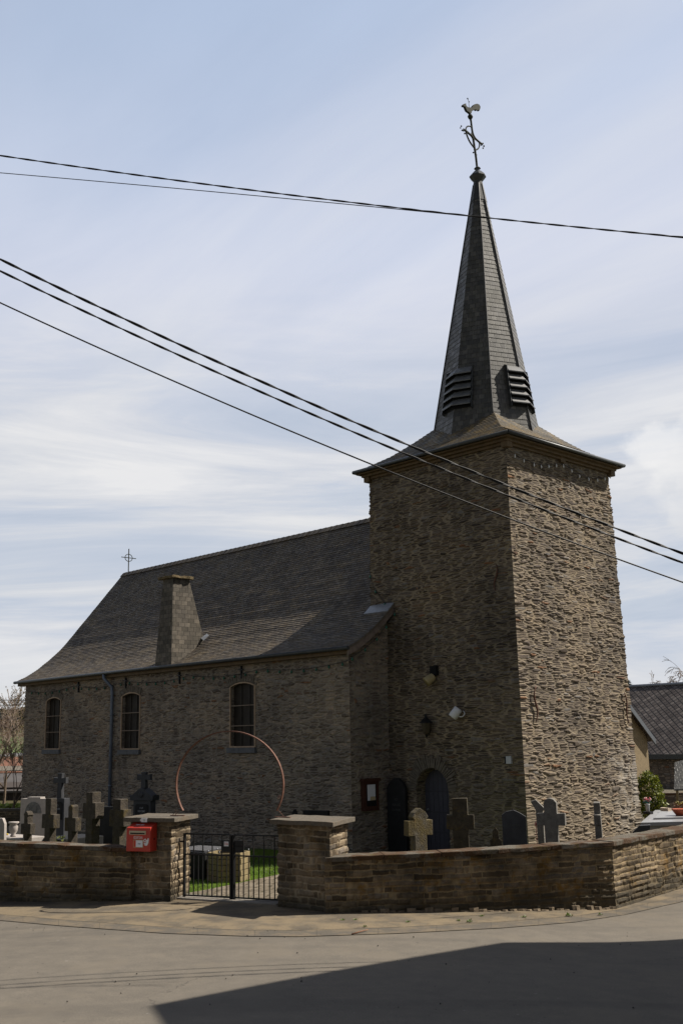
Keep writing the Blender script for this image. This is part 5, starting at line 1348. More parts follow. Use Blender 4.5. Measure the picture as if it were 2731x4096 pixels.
# headstones
def headstone(name, label, sx, sy, F, w_, th, mat, facing, shape, group=None, cat='headstone', at=None):
    p = place(sx, F) if at is None else Vector((*at, yard(*at))); h = (topz(sx, sy, F) if at is None else onY(sx, sy, at[1]).z)-p.z
    m = frame_mat(p-Vector((0, 0, 0.1)), facing) @ Matrix.Translation((0, -th/2, 0)); b = MB()
    h += 0.1; a = w_/2
    if shape == 'peak': pl = [(-a, 0), (a, 0), (a, h-0.14), (a*0.5, h-0.06), (0, h), (-a*0.6, h-0.03), (-a, h-0.10)]
    elif shape == 'shoulder': pl = [(-a, 0), (a, 0), (a, h*0.78), (a*0.55, h*0.82), (a*0.5, h*0.93), (0, h), (-a*0.5, h*0.93), (-a*0.55, h*0.82), (-a, h*0.78)]
    elif shape == 'gothic': pl = [(-a, 0), (a, 0), (a, h-a*0.9), (a*0.75, h-a*0.45), (a*0.2, h), (-a*0.2, h), (-a*0.75, h-a*0.45), (-a, h-a*0.9)]
    else: pl = [(-a, 0), (a, 0), (a, h), (-a, h)]
    b.slab(pl, th, m)
    return b.build(name, mat, label=label, cat=cat, group=group, bevel=0.008), m, h
headstone('headstone', 'small dark headstone with shouldered top, beside the slate headstone', 1981, 3308, 22.7, 0.25, 0.09, m_crossdark, (0.7, -0.72), 'shoulder')
hs, m, h = headstone('headstone', 'slate-blue headstone with peaked top against the tower corner', 2058, 3241, 23.2, 0.52, 0.10, m_slatestone, (0.60, -0.80), 'peak')
stl = headstone('stele', 'tall dark pointed memorial slab leaning on tower wall left of door', 1614, 3112, 31.9, 0.66, 0.12, m_bluestone, (0.15, -1.0), 'gothic', cat='memorial slab', at=(-4.36, -0.36))
headstone('headstone', 'polished black headstone with faint lettering behind the broad cross', 430, 3228, 27.0, 0.55, 0.10, m_bluestone, (0.4, -0.92), 'flat')
# (lettering on the stele and the slate headstone)
m_cut = plain('cut_lettering', (0.055, 0.054, 0.052), 0.8, 0.1)
for o_, m_, ztxt, lines, sz_ in ((stl[0], stl[1], stl[2]-0.62, ['ICI', 'REPOSE', 'EN PAIX'], 0.10), (hs, m, h-0.32, ['ICI REPOSE', 'PRIEZ', 'POUR LUI'], 0.06)):
    for k, t in enumerate(lines): text_mesh(t, sz_, m_ @ Matrix.Translation((0, -0.002, ztxt-k*sz_*1.5)), m_cut, o_, 'lettering', squeeze=0.85)
# pale arched monument
p = place(140, 27.0); zt = topz(140, 3189, 27.0); h = zt-p.z
root = empty('arched_monument', 'pale stone grave monument with dark semicircular relief', 'monument', p)
m = frame_mat(p, (0.42, -0.91)) @ Matrix.Translation((0, -0.1, 0)); b = MB()
b.slab([(-0.40, 0), (0.40, 0), (0.40, h-0.04), (0.20, h-0.04), (0.20, h), (-0.20, h), (-0.20, h-0.04), (-0.40, h-0.04)], 0.2, m)
b.slab([(-0.66, 0), (-0.403, 0), (-0.403, h*0.66), (-0.50, h*0.62), (-0.66, h*0.2)], 0.2, m); bd = b.build('slab', m_palestone, root, bevel=0.006)
b = MB(); b.slab([(-0.25, h-0.40)]+[(0.25, h-0.40)]+[(0.25*math.cos(a), h-0.40+0.28*math.sin(a)) for a in [math.pi*k/12 for k in range(1, 12)]], 0.01, m @ Matrix.Translation((0, -0.012, 0))); b.build('relief', plain('bronze_relief', (0.10, 0.10, 0.095), 0.5, 0.6, 9.0, bump=1.0, dist=0.03), bd)
# dark cross on a plinth near the nave
def plinth_cross(label, sx, F, ytop, yarm, w_plinth, y_pl, y_bot, mat, pediment, text):
    p = place(sx, F); s = F/FPX; root = empty('grave_monument', label, 'monument', p, 'dark grave monuments by the nave wall')
    m = frame_mat(p, (0.35, -0.94)); z = lambda y: topz(sx, y, F)-p.z
    b = MB(); zp = z(y_pl); ca = (z(yarm)-0.07, z(yarm)+0.07)
    b.slab(cross_pts(0.15, 0.46, z(ytop), ca[0], ca[1]), 0.13, m @ Matrix.Translation((0, 0.04, 0))) if not pediment else None
    zt = z(ytop)
    b = MB(); b.slab([(x, zz) for x, zz in [(-0.09, zp), (0.09, zp), (0.075, ca[0]), (0.24, ca[0]-0.02), (0.24, ca[1]+0.02), (0.075, ca[1]), (0.085, zt), (-0.085, zt), (-0.075, ca[1]), (-0.24, ca[1]+0.02), (-0.24, ca[0]-0.02), (-0.075, ca[0])]], 0.13, m @ Matrix.Translation((0, 0.04, 0)))
    b.build('cross', mat, root, bevel=0.01)
    w2 = w_plinth/2
    if pediment:
        zb = z(y_bot); b = MB(); b.slab([(-w2, zb), (w2, zb), (w2+0.03, zb+0.16), (w2-0.02, zb+0.12), (0.14, zp-0.05), (0.06, zp), (-0.06, zp), (-0.14, zp-0.05), (-w2+0.02, zb+0.12), (-w2-0.03, zb+0.16)], 0.34, m @ Matrix.Translation((0, -0.05, 0))); pe = b.build('pediment', mat, root, bevel=0.01)
        b = MB(); b.lathe([(0.085, 0), (0.085, 0.02), (0.05, 0.03)], m @ Vector((0, -0.05, (zp+zb)/2)), 14, axis=m.to_3x3() @ Vector((0, -1, 0))); b.build('wreath', mat, pe)
        zp = zb; w2 *= 0.84
    b = MB(); b.slab([(-w2, 0), (w2, 0), (w2*0.92, zp), (-w2*0.92, zp)], 0.26, m @ Matrix.Translation((0, 0, 0))); bd = b.build('plinth', mat, root, bevel=0.01)
    b = MB(); pw = w2*0.68; c_ = 0.05; z0 = zp-0.62; z1 = zp-0.10
    pl = [(-pw, z0), (pw, z0), (pw, z1-c_), (pw-c_, z1), (-pw+c_, z1), (-pw, z1-c_)]
    b.slab(pl, 0.02, m @ Matrix.Translation((0, -0.022, 0))); pq = b.build('plaque', m_bluestone, bd)
    for k, t in enumerate(text): text_mesh(t, 0.075, m @ Matrix.Translation((0, -0.0235, z1-0.11-0.10*k)), plain('grey_lettering', (0.30, 0.30, 0.32), 0.6), pq, 'lettering', squeeze=0.8)
plinth_cross('slim dark cross on a plinth, behind the pale arched monument', 228, 32.0, 3095, 3124, 0.52, 3195, 3195, m_slatestone, False, ['ICI', 'REPOSE'])
plinth_cross('dark gabled tomb with cross and inscribed plaque, above the post box pier', 566, 31.5, 3090, 3111, 0.80, 3155, 3204, m_slatestone, True, ['A LA', 'MEMOIRE', 'DE'])
# pale vase, tomb base and flowers at the left edge
p = place(38, 25.5); z = topz(38, 3349, 25.5)
b = MB(); b.prism([(p.x-1.0, p.y-0.25), (p.x+0.6, p.y-0.05), (p.x+0.5, p.y+0.7), (p.x-1.1, p.y+0.5)], p.z, z); b.build('tomb_slab', m_palestone, label='pale grey low tomb under the stone vase', cat='tomb', bevel=0.015)
b = MB(); b.lathe([(0.06, 0), (0.07, 0.03), (0.05, 0.06), (0.10, 0.14), (0.11, 0.24), (0.08, 0.29), (0.13, 0.32), (0.13, 0.35), (0.09, 0.35)], (p.x, p.y+0.1, z), 14); b.build('stone_vase', m_palestone, label='squat pale stone vase on low tomb at left edge', cat='vase')
def flowers(name, label, base, r, h, n, cols, seed, cat='flowers', parts=True):
    root = empty(name, label, cat, base); rng = random.Random(seed)
    b = MB()
    for k in range(n):
        a = rng.uniform(0, 6.28); rr = r*math.sqrt(rng.random()); q = Vector(base)+Vector((rr*math.cos(a), rr*math.sin(a), h*rng.uniform(0.3, 0.9)))
        d = Vector((rng.uniform(-1, 1), rng.uniform(-1, 1), rng.uniform(0, 1))).normalized(); e = d.orthogonal().normalized(); s_ = rng.uniform(0.02, 0.045)
        b.face([q-e*s_*0.5, q+d*s_*1.2, q+e*s_*0.5, q-d*s_*0.6])
    b.build('leaves', plain('flower_leaf', cols[0], 0.7, 0.4), root)
    for ci, c_ in enumerate(cols[1:]):
        for k in range(min(12, n//5)):
            b = MB(); a = rng.uniform(0, 6.28); rr = r*math.sqrt(rng.random()); q = Vector(base)+Vector((rr*math.cos(a), rr*math.sin(a), h*rng.uniform(0.6, 1.0)))
            b.lathe([(0.010, -0.025), (0.032, -0.005), (0.026, 0.016), (0.004, 0.022)], q, 6)
            b.build('flower_head', plain('petal', c_, 0.6, 0.3), root)
    return root
flowers('flower_bunch', 'purple and yellow flowers at the left edge behind wall', place(14, 26.0)+Vector((0, 0, 0.9)), 0.12, 0.2, 60, [(0.05, 0.10, 0.02), (0.25, 0.03, 0.28), (0.45, 0.33, 0.03)], 5)
p = place(4, 24.2); z = topz(4, 3274, 24.2)
b = MB(); b.slab([(-0.4, 0), (0.12, 0), (0.08, z-p.z-0.12), (0.02, z-p.z), (-0.4, z-p.z)], 0.1, frame_mat(p, (0.5, -0.87))); b.build('headstone', m_palestone, label='pale headstone cut by the left edge of the photo', cat='headstone', bevel=0.01)
p = place(245, 25.2)
flowers('grave_plant', 'tuft of yellow-green leaves on a grave between two crosses', p+Vector((0, 0, 0.75)), 0.16, 0.25, 90, [(0.16, 0.18, 0.04)], 8, 'plant')
p = place(240, 25.6); z = topz(240, 3350, 25.6); b = MB(); b.prism([(p.x-0.5, p.y-0.3), (p.x+0.5, p.y-0.3), (p.x+0.5, p.y+0.9), (p.x-0.5, p.y+0.9)], p.z, z); b.build('tomb_slab', m_bluestone, label='low dark tomb under the yellow-green plant', cat='tomb', bevel=0.012)
# dark low tombs seen between the piers
p0 = onZ(744, 3406, 0.62); p1 = onZ(800, 3409, 0.62)
b = MB(); dd = Vector((p1.x-p0.x, p1.y-p0.y)); t = dd.normalized(); q = Vector((-t.y, t.x)); A = Vector((p0.x, p0.y))-t*0.6
root = empty('tomb', 'long dark tomb with gravel top against the nave wall', 'tomb', (A.x, A.y, 0.2))
c4 = [A, A+t*(dd.length+0.75), A+t*(dd.length+0.75)+q*1.1, A+q*1.1]
b.prism([(v.x, v.y) for v in c4], 0.0, 0.62); b.build('kerb_stones', m_bluestone, root, bevel=0.02)
cc = sum(c4, Vector((0, 0)))/4; b = MB(); b.prism([tuple(cc+(v-cc)*0.86) for v in c4], 0.621, 0.65); b.build('gravel_bed', plain('grave_gravel', (0.075, 0.075, 0.08), 0.9, 0.9, 45.0, bump=1.0, dist=0.02), root, rough=0.01)
headstone('headstone', 'low rounded black headstone just above the right pier cap', 1180, 3238, 29.5, 0.26, 0.12, m_bluestone, (0.3, -0.95), 'shoulder')
headstone('headstone', 'low wide black headstone above the right end of the right pier cap', 1266, 3243, 29.6, 0.80, 0.14, m_bluestone, (0.3, -0.95), 'flat')
# granite tomb to the right of the tower
zt = 0.62
q4 = [onZ(2560, 3290, zt), onZ(2790, 3284, zt), onZ(2790, 3238, zt), onZ(2618, 3240, zt)]
root = empty('granite_tomb', 'wide polished grey granite tomb right of the tower', 'tomb', (q4[0].x, q4[0].y, 0.3))
c_ = sum((Vector((p.x, p.y)) for p in q4), Vector((0, 0)))/4
pl = [Vector((p.x, p.y)) for p in q4]
b = MB(); b.prism([tuple(p) for p in pl], zt-0.10, zt); b.build('cover_slab', m_granite, root, bevel=0.008)
b = MB(); b.prism([tuple(c_+(p-c_)*0.93) for p in pl], 0.15, zt-0.101); b.build('tomb_base', m_granite, root)
b = MB(); b.prism([tuple(c_+(p-c_)*0.62) for p in pl], zt+0.001, zt+0.05); b.build('inner_slab', m_granite, root, bevel=0.006)
p = onZ(2556, 3308, 0.62); b = MB(); m = frame_mat((p.x, p.y, 0.25), (0.5, -0.87)); b.slab([(-0.2, 0), (0.22, 0), (0.28, 0.42), (0.0, 0.40), (-0.2, 0.22)], 0.3, m); b.build('grave_block', m_slatestone, label='low slanted dark stone block before the granite tomb', cat='grave stone', bevel=0.01)
p = onZ(2590, 3256, zt); p.z = zt+0.001
root = empty('flower_vase', 'grey vase of pink flowers on black foot, on the granite tomb', 'vase', p)
b = MB(); b.box((p.x-0.13, p.y-0.09, zt+0.001), (p.x+0.13, p.y+0.09, zt+0.07)); b.build('foot', m_bluestone, root, bevel=0.006)
b = MB(); b.lathe([(0.045, 0.071), (0.055, 0.09), (0.065, 0.25), (0.085, 0.30), (0.07, 0.30)], (p.x, p.y, zt), 12); b.build('vase_body', plain('grey_vase', (0.30, 0.30, 0.30), 0.5, 0.1), root)
fl_ = flowers('flower_bunch', 'pink and white flowers with teal leaves in grey vase', p+Vector((0, 0, 0.26)), 0.13, 0.22, 70, [(0.03, 0.13, 0.12), (0.55, 0.10, 0.14), (0.55, 0.38, 0.36)], 9)
p = onZ(2722, 3262, zt+0.05)
root = empty('flower_bowl', 'terracotta bowl on the granite tomb at right edge', 'bowl', p)
b = MB(); b.lathe([(0.14, 0.0), (0.16, 0.03), (0.25, 0.15), (0.27, 0.19), (0.25, 0.19), (0.2, 0.15)], (p.x, p.y, p.z+0.001), 18); b.build('bowl', plain('terracotta', (0.32, 0.075, 0.035), 0.6, 0.2), root)
flowers('bowl_plant', 'withered brown plant with yellow-green shoots in terracotta bowl', p+Vector((0, 0, 0.15)), 0.21, 0.25, 160, [(0.16, 0.10, 0.06), (0.28, 0.24, 0.06)], 11, 'plant')
p = onZ(2661, 3243, zt+0.05); b = MB(); b.box((p.x-0.14, p.y-0.1, p.z+0.001), (p.x+0.14, p.y+0.12, p.z+0.09)); b.build('memorial_plaque', plain('tan_stone', (0.36, 0.29, 0.22), 0.8, 0.2), label='small tan stone plaque lying on the granite tomb', cat='plaque', rough=0.015, cuts=1)
b = MB(); p = place(2144, 22.3); b.tube([p, Vector((p.x+0.01, p.y, topz(2144, 3285, 22.3)))], 0.008, 5); b.tube([(p.x, p.y, topz(2144, 3305, 22.3)), (p.x, p.y, topz(2144, 3291, 22.3))], 0.02, 6); b.build('marker_stick', plain('red_white_stick', (0.36, 0.13, 0.11), 0.6, 0.4, 20.0), label='thin red and white stick left of the grey cross', cat='stick')

# ------------------------------------------------------------------ vegetation
def leaf_mat(name, c1, c2, trans=0.25):
    m, nt = material(name); uv = uvn(nt); P = objc(nt)
    oi = nt.new('ShaderNodeNewGeometry'); r = oi.outputs['Random Per Island']
    c = nt.mix(r, c1, c2); n = nt.noise(P, 1.6, 3.0)
    c = nt.mix(1.0, c, nt.ramp(n, [(0.3, (0.65, 0.65, 0.65)), (0.7, (1.3, 1.3, 1.2))]), 'MULTIPLY')
    fin(nt, c, 0.5, spec=0.35)
    tr = nt.new('ShaderNodeBsdfTranslucent'); nt.put(tr.inputs[0], c); ms = nt.new('ShaderNodeMixShader'); ms.inputs[0].default_value = trans
    nt.l.new(nt.b.outputs[0], ms.inputs[1]); nt.l.new(tr.outputs[0], ms.inputs[2]); nt.l.new(ms.outputs[0], nt.out.inputs[0])
    return m
def bush(name, label, base, rx, ry, h, n, mat, seed, cat='bush', ls=0.07, parent=None):
    root = empty(name, label, cat, base); rng = random.Random(seed); b = MB(); st = MB(); B0 = Vector(base)
    for k in range(9):
        a = rng.uniform(0, 6.28); q = B0+Vector((rx*0.6*math.cos(a), ry*0.6*math.sin(a), h*rng.uniform(0.5, 0.9))); st.tube([B0, B0.lerp(q, 0.5)+Vector((rng.uniform(-.05, .05), rng.uniform(-.05, .05), 0.05)), q], [0.025, 0.016, 0.006], 5)
    for k in range(n):
        th = rng.uniform(0, 6.28); u = rng.uniform(-1, 1); rr = rng.uniform(0.45, 1.0)**0.5; s_ = math.sqrt(1-u*u)
        bump_ = 1+0.28*mnoise.noise(Vector((math.cos(th)*s_*2.2, math.sin(th)*s_*2.2, u*2.2+seed)))
        q = B0+Vector((rx*rr*bump_*s_*math.cos(th), ry*rr*bump_*s_*math.sin(th), h*0.5*(1+u*rr*bump_)))
        d = Vector((rng.uniform(-1, 1), rng.uniform(-1, 1), rng.uniform(-0.3, 1))).normalized(); e = d.orthogonal().normalized(); e = Matrix.Rotation(rng.uniform(0, 6.28), 3, d) @ e; L = ls*rng.uniform(0.6, 1.3)
        b.face([q-e*L*0.3, q+d*L*0.5-e*L*0.25, q+d*L, q+d*L*0.5+e*L*0.25][::1])
    b.build('foliage', mat, root); st.build('stems', m_bark, root); return root
m_laurel = leaf_mat('laurel_leaf', (0.032, 0.060, 0.008), (0.19, 0.205, 0.02))
bp = deep(2598, 3275, 38.0); bz = deep(2598, 3090, 38.0).z
bush('laurel_bush', 'yellow-green laurel bush standing between tower and outbuilding', (bp.x, bp.y, 0.0), 0.52, 0.52, bz+0.02, 3600, m_laurel, 3, ls=0.11)
m_bud = leaf_mat('spring_buds', (0.16, 0.13, 0.05), (0.26, 0.20, 0.07))
m_budred = leaf_mat('reddish_buds', (0.20, 0.11, 0.07), (0.26, 0.16, 0.09))
m_twig = plain('pale_twig', (0.20, 0.155, 0.125), 0.9, 0.2)
def bare_tree(name, label, base, height, r0, seed, depth=6, spread=0.55, buds=None, group=None, droop=0.0, lean=(0, 0), first=0.25, nb=3, cat='tree', barkm=None, rmin=0.006):
    root = empty(name, label, cat, base, group); rng = random.Random(seed); tr = MB(); tw = MB(); bd = MB(); cnt = [0]
    def grow(p, d, L, r, lev):
        pts = [p]; n = 4; q = Vector(p); dd = Vector(d)
        for k in range(n):
            dd = (dd+Vector((rng.uniform(-1, 1), rng.uniform(-1, 1), rng.uniform(-0.5, 0.7)))*0.16+Vector((0, 0, -droop*lev*0.05))).normalized(); q = q+dd*L/n; pts.append(q.copy())
        rs = [max(rmin*0.8, r*(1-0.5*k/n)) for k in range(n+1)]
        (tr if lev < 2 else tw).tube(pts, rs, 6 if lev < 2 else 3, cap=False)
        if lev >= depth:
            if buds:
                for k in range(5):
                    f = pts[rng.randrange(1, n+1)]; s_ = rng.uniform(0.02, 0.045); e = Vector((rng.uniform(-1, 1), rng.uniform(-1, 1), rng.uniform(-1, 1))).normalized(); g = e.orthogonal().normalized()
                    bd.face([f, f+e*s_+g*s_*0.5, f+e*s_*2, f+e*s_-g*s_*0.5])
            return
        m_ = nb if lev else nb+1
        for k in range(m_):
            t = rng.uniform(0.35, 1.0) if k else 1.0; i = min(n, max(1, round(t*n)))
            ax = dd.orthogonal().normalized(); ax = Matrix.Rotation(rng.uniform(0, 6.28), 3, dd) @ ax
            nd = (dd+ax*spread*rng.uniform(0.5, 1.3)+Vector((0, 0, 0.10-droop*0.15))).normalized()
            grow(pts[i], nd, L*rng.uniform(0.62, 0.82), max(rmin, rs[i]*rng.uniform(0.5, 0.68)), lev+1)
    grow(Vector(base), Vector((lean[0], lean[1], 1)).normalized(), height*first, r0, 0)
    tr.build('trunk', barkm or m_bark, root); tw.build('twigs', m_twig, root)
    if buds: bd.build('crown', buds, root)
    return root
def gp_(sx, F, z): p = deep(sx, 3300, F); return Vector((p.x, p.y, z))
bare_tree('bare_tree', 'large bare budding tree at the left edge beyond the nave', gp_(-60, 52, -0.3), 11.0, 0.20, 12, 6, 0.62, m_bud, first=0.24, rmin=0.011)
bare_tree('bare_tree', 'thin multi-stemmed leafless shrub behind the low wall at left', gp_(45, 47, -0.2), 5.2, 0.07, 5, 5, 0.5, m_bud, first=0.26, rmin=0.010)
bare_tree('bare_tree', 'reddish budding young tree close beside the nave corner at left', gp_(12, 60, -0.4), 8.5, 0.10, 33, 6, 0.55, m_budred, first=0.24, rmin=0.011)
for i, (sx, F, h_, sd, lb) in enumerate(((2600, 96, 11.0, 3, 'bare birch with drooping twigs behind the roof, nearest the tower'), (2672, 92, 12.5, 8, 'second bare birch with drooping twigs behind the roof'), (2740, 90, 14.5, 15, 'tallest bare birch with drooping twigs, cut by right edge'))):
    bare_tree('bare_birch', lb, gp_(sx, F, -0.6), h_, 0.16, sd, 6, 0.5, m_budred, group='bare birches behind the slate-roofed house', droop=0.7, first=0.27, rmin=0.020)
m_conif = leaf_mat('conifer_needles', (0.014, 0.032, 0.012), (0.03, 0.06, 0.02), 0.1)
root = empty('conifer_tree', 'dark green conifer peeping over the roof beside the tower', 'tree', gp_(2540, 88, -0.6))
b = MB(); rng = random.Random(2); base = gp_(2540, 88, -0.6); H = deep(2540, 2708, 88).z-base.z
for k in range(2600):
    t = rng.random()**0.8; a = rng.uniform(0, 6.28); r_ = 4.5*(1-t)*rng.uniform(0.3, 1)+0.1; q = base+Vector((r_*math.cos(a), r_*math.sin(a), H*(0.25+0.75*t)-r_*0.2)); d = Vector((math.cos(a), math.sin(a), -0.25)); e = Vector((-math.sin(a), math.cos(a), 0)); L = rng.uniform(0.2, 0.5)
    b.face([q-e*0.06, q+d*L*0.5-e*0.1, q+d*L, q+d*L*0.5+e*0.1])
b.build('crown', m_conif, root); b = MB(); b.tube([base, base+Vector((0, 0, H*0.95))], [0.22, 0.03], 8); b.build('trunk', m_bark, root)
# grass blades of the lawn by the gate
b = MB(); rng = random.Random(6); PATH = PATHL+PATHR[::-1]; cnt = 0
while cnt < 16000:
    x = rng.uniform(-7.5, 1.4); y = rng.uniform(-10.6, -3.0)
    if inside(x, y, PATH) or not inside(x, y, YARD): continue
    z = yard(x, y); h = rng.uniform(0.03, 0.085); a = rng.uniform(0, 6.28); w_ = 0.006; l = rng.uniform(0, 0.04)
    b.face([(x-w_*math.cos(a), y-w_*math.sin(a), z-0.005), (x+w_*math.cos(a), y+w_*math.sin(a), z-0.005), (x+l*math.sin(a), y-l*math.cos(a), z+h)]); cnt += 1
m_blade = leaf_mat('grass_blade', (0.050, 0.098, 0.008), (0.095, 0.145, 0.014), 0.3)
b.build('grass_blades', m_blade, kind='stuff', origin=(0, 0, 0))
first = None; rng = random.Random(9)
for (sx, sy, s_) in ((1372, 3686, 0.6), (1420, 3685, 0.55), (1630, 3694, 0.6), (1460, 3712, 0.5), (1878, 3692, 0.8), (1833, 3688, 0.5), (1925, 3670, 0.6), (2095, 3674, 0.6), (2275, 3668, 0.9), (2400, 3664, 0.6)):
    p = onG(sx, sy, 0.02)
    if first is None:
        b = MB()
        for k in range(34):
            a = rng.uniform(0, 6.28); L = rng.uniform(0.03, 0.085); d = Vector((math.cos(a)*0.8, math.sin(a)*0.8, rng.uniform(0.2, 1.0)))*L; e = Vector((-math.sin(a), math.cos(a), 0))*0.012; q = p+Vector((rng.uniform(-.05, .05), rng.uniform(-.05, .05), 0))
            b.face([q-e*0.5, q+d*0.6-e, q+d, q+d*0.6+e])
        first = b.build('weed_tuft', m_blade, label='small green weed tuft growing between the sandy pavers', cat='weed', group='weeds in the pavement joints'); first.location = p; first.scale = (s_, s_, s_)
    else:
        o = first.copy(); col.objects.link(o); o.location = p; o.rotation_euler = (0, 0, rng.uniform(0, 6)); o.scale = (s_, s_, s_)
p0 = onG(1408, 3741, 0.02); p1 = onG(1472, 3726, 0.03); b = MB(); b.tube([p0, p0.lerp(p1, 0.5)+Vector((0.02, 0.02, 0.01)), p1], [0.012, 0.01, 0.006], 6); b.build('twig', plain('brown_twig', (0.17, 0.085, 0.05), 0.8, 0.3), label='short brown twig lying in the gutter', cat='twig')
b = MB()
for k in range(70):
    if k < 30: sx, sy = rng.uniform(0, 1300), rng.uniform(3640, 3760)
    else: sx, sy = rng.uniform(0, 2600), rng.uniform(3720, 4050)
    p = onG(sx, sy, 0.012); s_ = rng.uniform(0.005, 0.016); b.lathe([(s_*0.4, -s_*0.5), (s_, 0), (s_*0.7, s_*0.6), (0.001, s_*0.8)], p, 5, smooth=False, rot=rng.uniform(0, 6), squash=rng.uniform(0.5, 1))
b.build('road_grit', plain('dark_grit', (0.05, 0.045, 0.04), 0.9, 0.5), kind='stuff', origin=(0, 0, 0))

# ------------------------------------------------------------------ overhead cables
def cable(label, pl, F0, F1, r, twist=0, name='overhead_cable'):
    (x0, y0), (x1, y1), (x2, y2) = pl     # left, middle, right in the photograph
    def at(x): return y0*(x-x1)*(x-x2)/((x0-x1)*(x0-x2))+y1*(x-x0)*(x-x2)/((x1-x0)*(x1-x2))+y2*(x-x0)*(x-x1)/((x2-x0)*(x2-x1))
    pts = []
    for k in range(61):
        x = -500+3700*k/60; F = F0+(F1-F0)*(x/2731); pts.append(deep(x, at(x), F))
    b = MB()
    if twist:
        fine_ = []
        for a, c_ in zip(pts, pts[1:]): fine_ += [a.lerp(c_, t/6) for t in range(6)]
        for s_ in range(twist):
            line = []; acc = 0
            for i, p in enumerate(fine_):
                t = (fine_[min(i+1, len(fine_)-1)]-fine_[max(0, i-1)]).normalized(); u_ = t.cross(Vector((0, 0, 1))).normalized(); v_ = u_.cross(t)
                if i: acc += (p-fine_[i-1]).length
                an = acc*7.0+s_*2*math.pi/twist; line.append(p+(u_*math.cos(an)+v_*math.sin(an))*r*0.62)
            b.tube(line, r*0.72, 5, cap=True)
    else: b.tube(pts, r, 6)
    return b.build(name, m_cable, label=label, cat='cable', group='cables crossing above the street')
cable('uppermost overhead cable, passing in front of the spire', [(0, 622), (1365, 805), (2731, 949)], 21, 19, 0.014, 2)
cable('thin overhead wire just below the uppermost cable', [(0, 691), (1365, 815), (2731, 952)], 21.3, 19.2, 0.008)
cable('thick twisted cable, top of the three crossing the tower', [(0, 1036), (1350, 1660), (2731, 2215)], 17, 17, 0.018, 2)
cable('middle of the three cables crossing the tower', [(0, 1083), (1350, 1701), (2731, 2252)], 17.2, 17.2, 0.016, 2)
cable('lowest of the three cables crossing the tower', [(0, 1210), (1350, 1802), (2731, 2330)], 17.4, 17.4, 0.013)
for k, (ya, yb, lb) in enumerate(((2793, 2800, 'upper thin wire running left from the nave corner'), (2816, 2819, 'lower thin wire running left from the nave corner'))):
    a = onX(104, yb, -24.62); e = deep(-260, ya-12, 60); b = MB(); b.tube([a, a.lerp(e, .5)-Vector((0, 0, 0.15)), e], 0.014, 5); b.build('service_cable', m_cable, label=lb, cat='cable', group='service wires left of the nave')

# ------------------------------------------------------------------ neighbouring buildings
m_render = plain('sandy_render', (0.20, 0.152, 0.09), 0.92, 0.2, 9.0, bump=0.5, dist=0.01)
m_houserub = rubble('house_rubble', ST_NAVE, (0.11, 0.095, 0.075), 0.36, 0.13, 0.10, 0.8, 0.03)
# diamond slates
m_diam, nt = material('diamond_slates'); uv = uvn(nt); u, v, _ = nt.sep(uv)
a_ = nt.m('DIVIDE', nt.m('ADD', nt.m('MULTIPLY', u, 1.0), v), 0.44); c_ = nt.m('DIVIDE', nt.m('SUBTRACT', v, nt.m('MULTIPLY', u, 1.0)), 0.44)
ea = nt.m('FRACT', a_); ec = nt.m('FRACT', c_)
ed = nt.m('MINIMUM', ea, ec); rnd = nt.wn(nt.xyz(nt.m('FLOOR', a_), nt.m('FLOOR', c_)), '2D')
P = objc(nt)
cc_ = nt.ramp(rnd, [(0.0, (0.062, 0.051, 0.047)), (0.6, (0.090, 0.076, 0.069)), (1.0, (0.125, 0.108, 0.098))])
cc_ = nt.mix(1.0, cc_, nt.ramp(nt.noise(P, 1.2, 5.0, 0.7), [(0.3, (0.6, 0.6, 0.6)), (0.7, (1.4, 1.4, 1.4))]), 'MULTIPLY')
cc_ = nt.mix(nt.rng(ed, 0.06, 0.16), (0.014, 0.012, 0.012), cc_)
fin(nt, cc_, 0.6, nt.bump(nt.m('ADD', nt.m('MULTIPLY', nt.rng(ed, 0.0, 0.3), 0.6), nt.m('MULTIPLY', rnd, 0.5)), 0.8, 0.03), spec=0.15)
AC = deep(2618, 2958, 55)                 # eave end of the outbuilding's gable facing the sun
def outbuilding():
    X = AC.x
    pk = onX(2524, 2829, X); sl = (pk.z-AC.z)/(AC.y-pk.y); hw = 2.9
    zr = AC.z+sl*hw; yr = AC.y-hw
    root = empty('outbuilding', 'sand-rendered outbuilding with steep gable beside the tower', 'building', (X, yr, -0.6))
    b = MB(); wl = AC.y-0.30; prof = [(yr-hw+0.30, -0.8), (wl, -0.8), (wl, AC.z+0.30*sl-0.12), (yr, zr-0.12), (yr-hw+0.30, AC.z+0.30*sl-0.12)]
    xprism(b, prof, X-7.0, X-0.28); b.build('wall', m_render, root)
    b = MB()
    for sg in (1, -1):
        q = [(yr+sg*hw, AC.z), (yr, zr), (yr, zr-0.10), (yr+sg*hw, AC.z-0.10)]; xprism(b, q, X-7.2, X)
    rf = b.build('roof', m_diam, root)
    b = MB()
    for sg in (1, -1):
        q = [(yr+sg*hw, AC.z+0.03), (yr, zr+0.03), (yr, zr-0.26), (yr+sg*hw, AC.z-0.26)]; xprism(b, q, X+0.002, X+0.04)
    b.build('verge_board', plain('grey_verge_board', (0.10, 0.11, 0.125), 0.5, 0.15), rf)
outbuilding()
E1 = deep(2603, 3018, 66); Yh = E1.y
R1 = onY(2731, 2735, Yh+5.6); ze = E1.z; zr = R1.z
root = empty('stone_house', 'rubble house with large diamond-slated roof at right edge', 'house', (E1.x+6, Yh+5.6, -1))
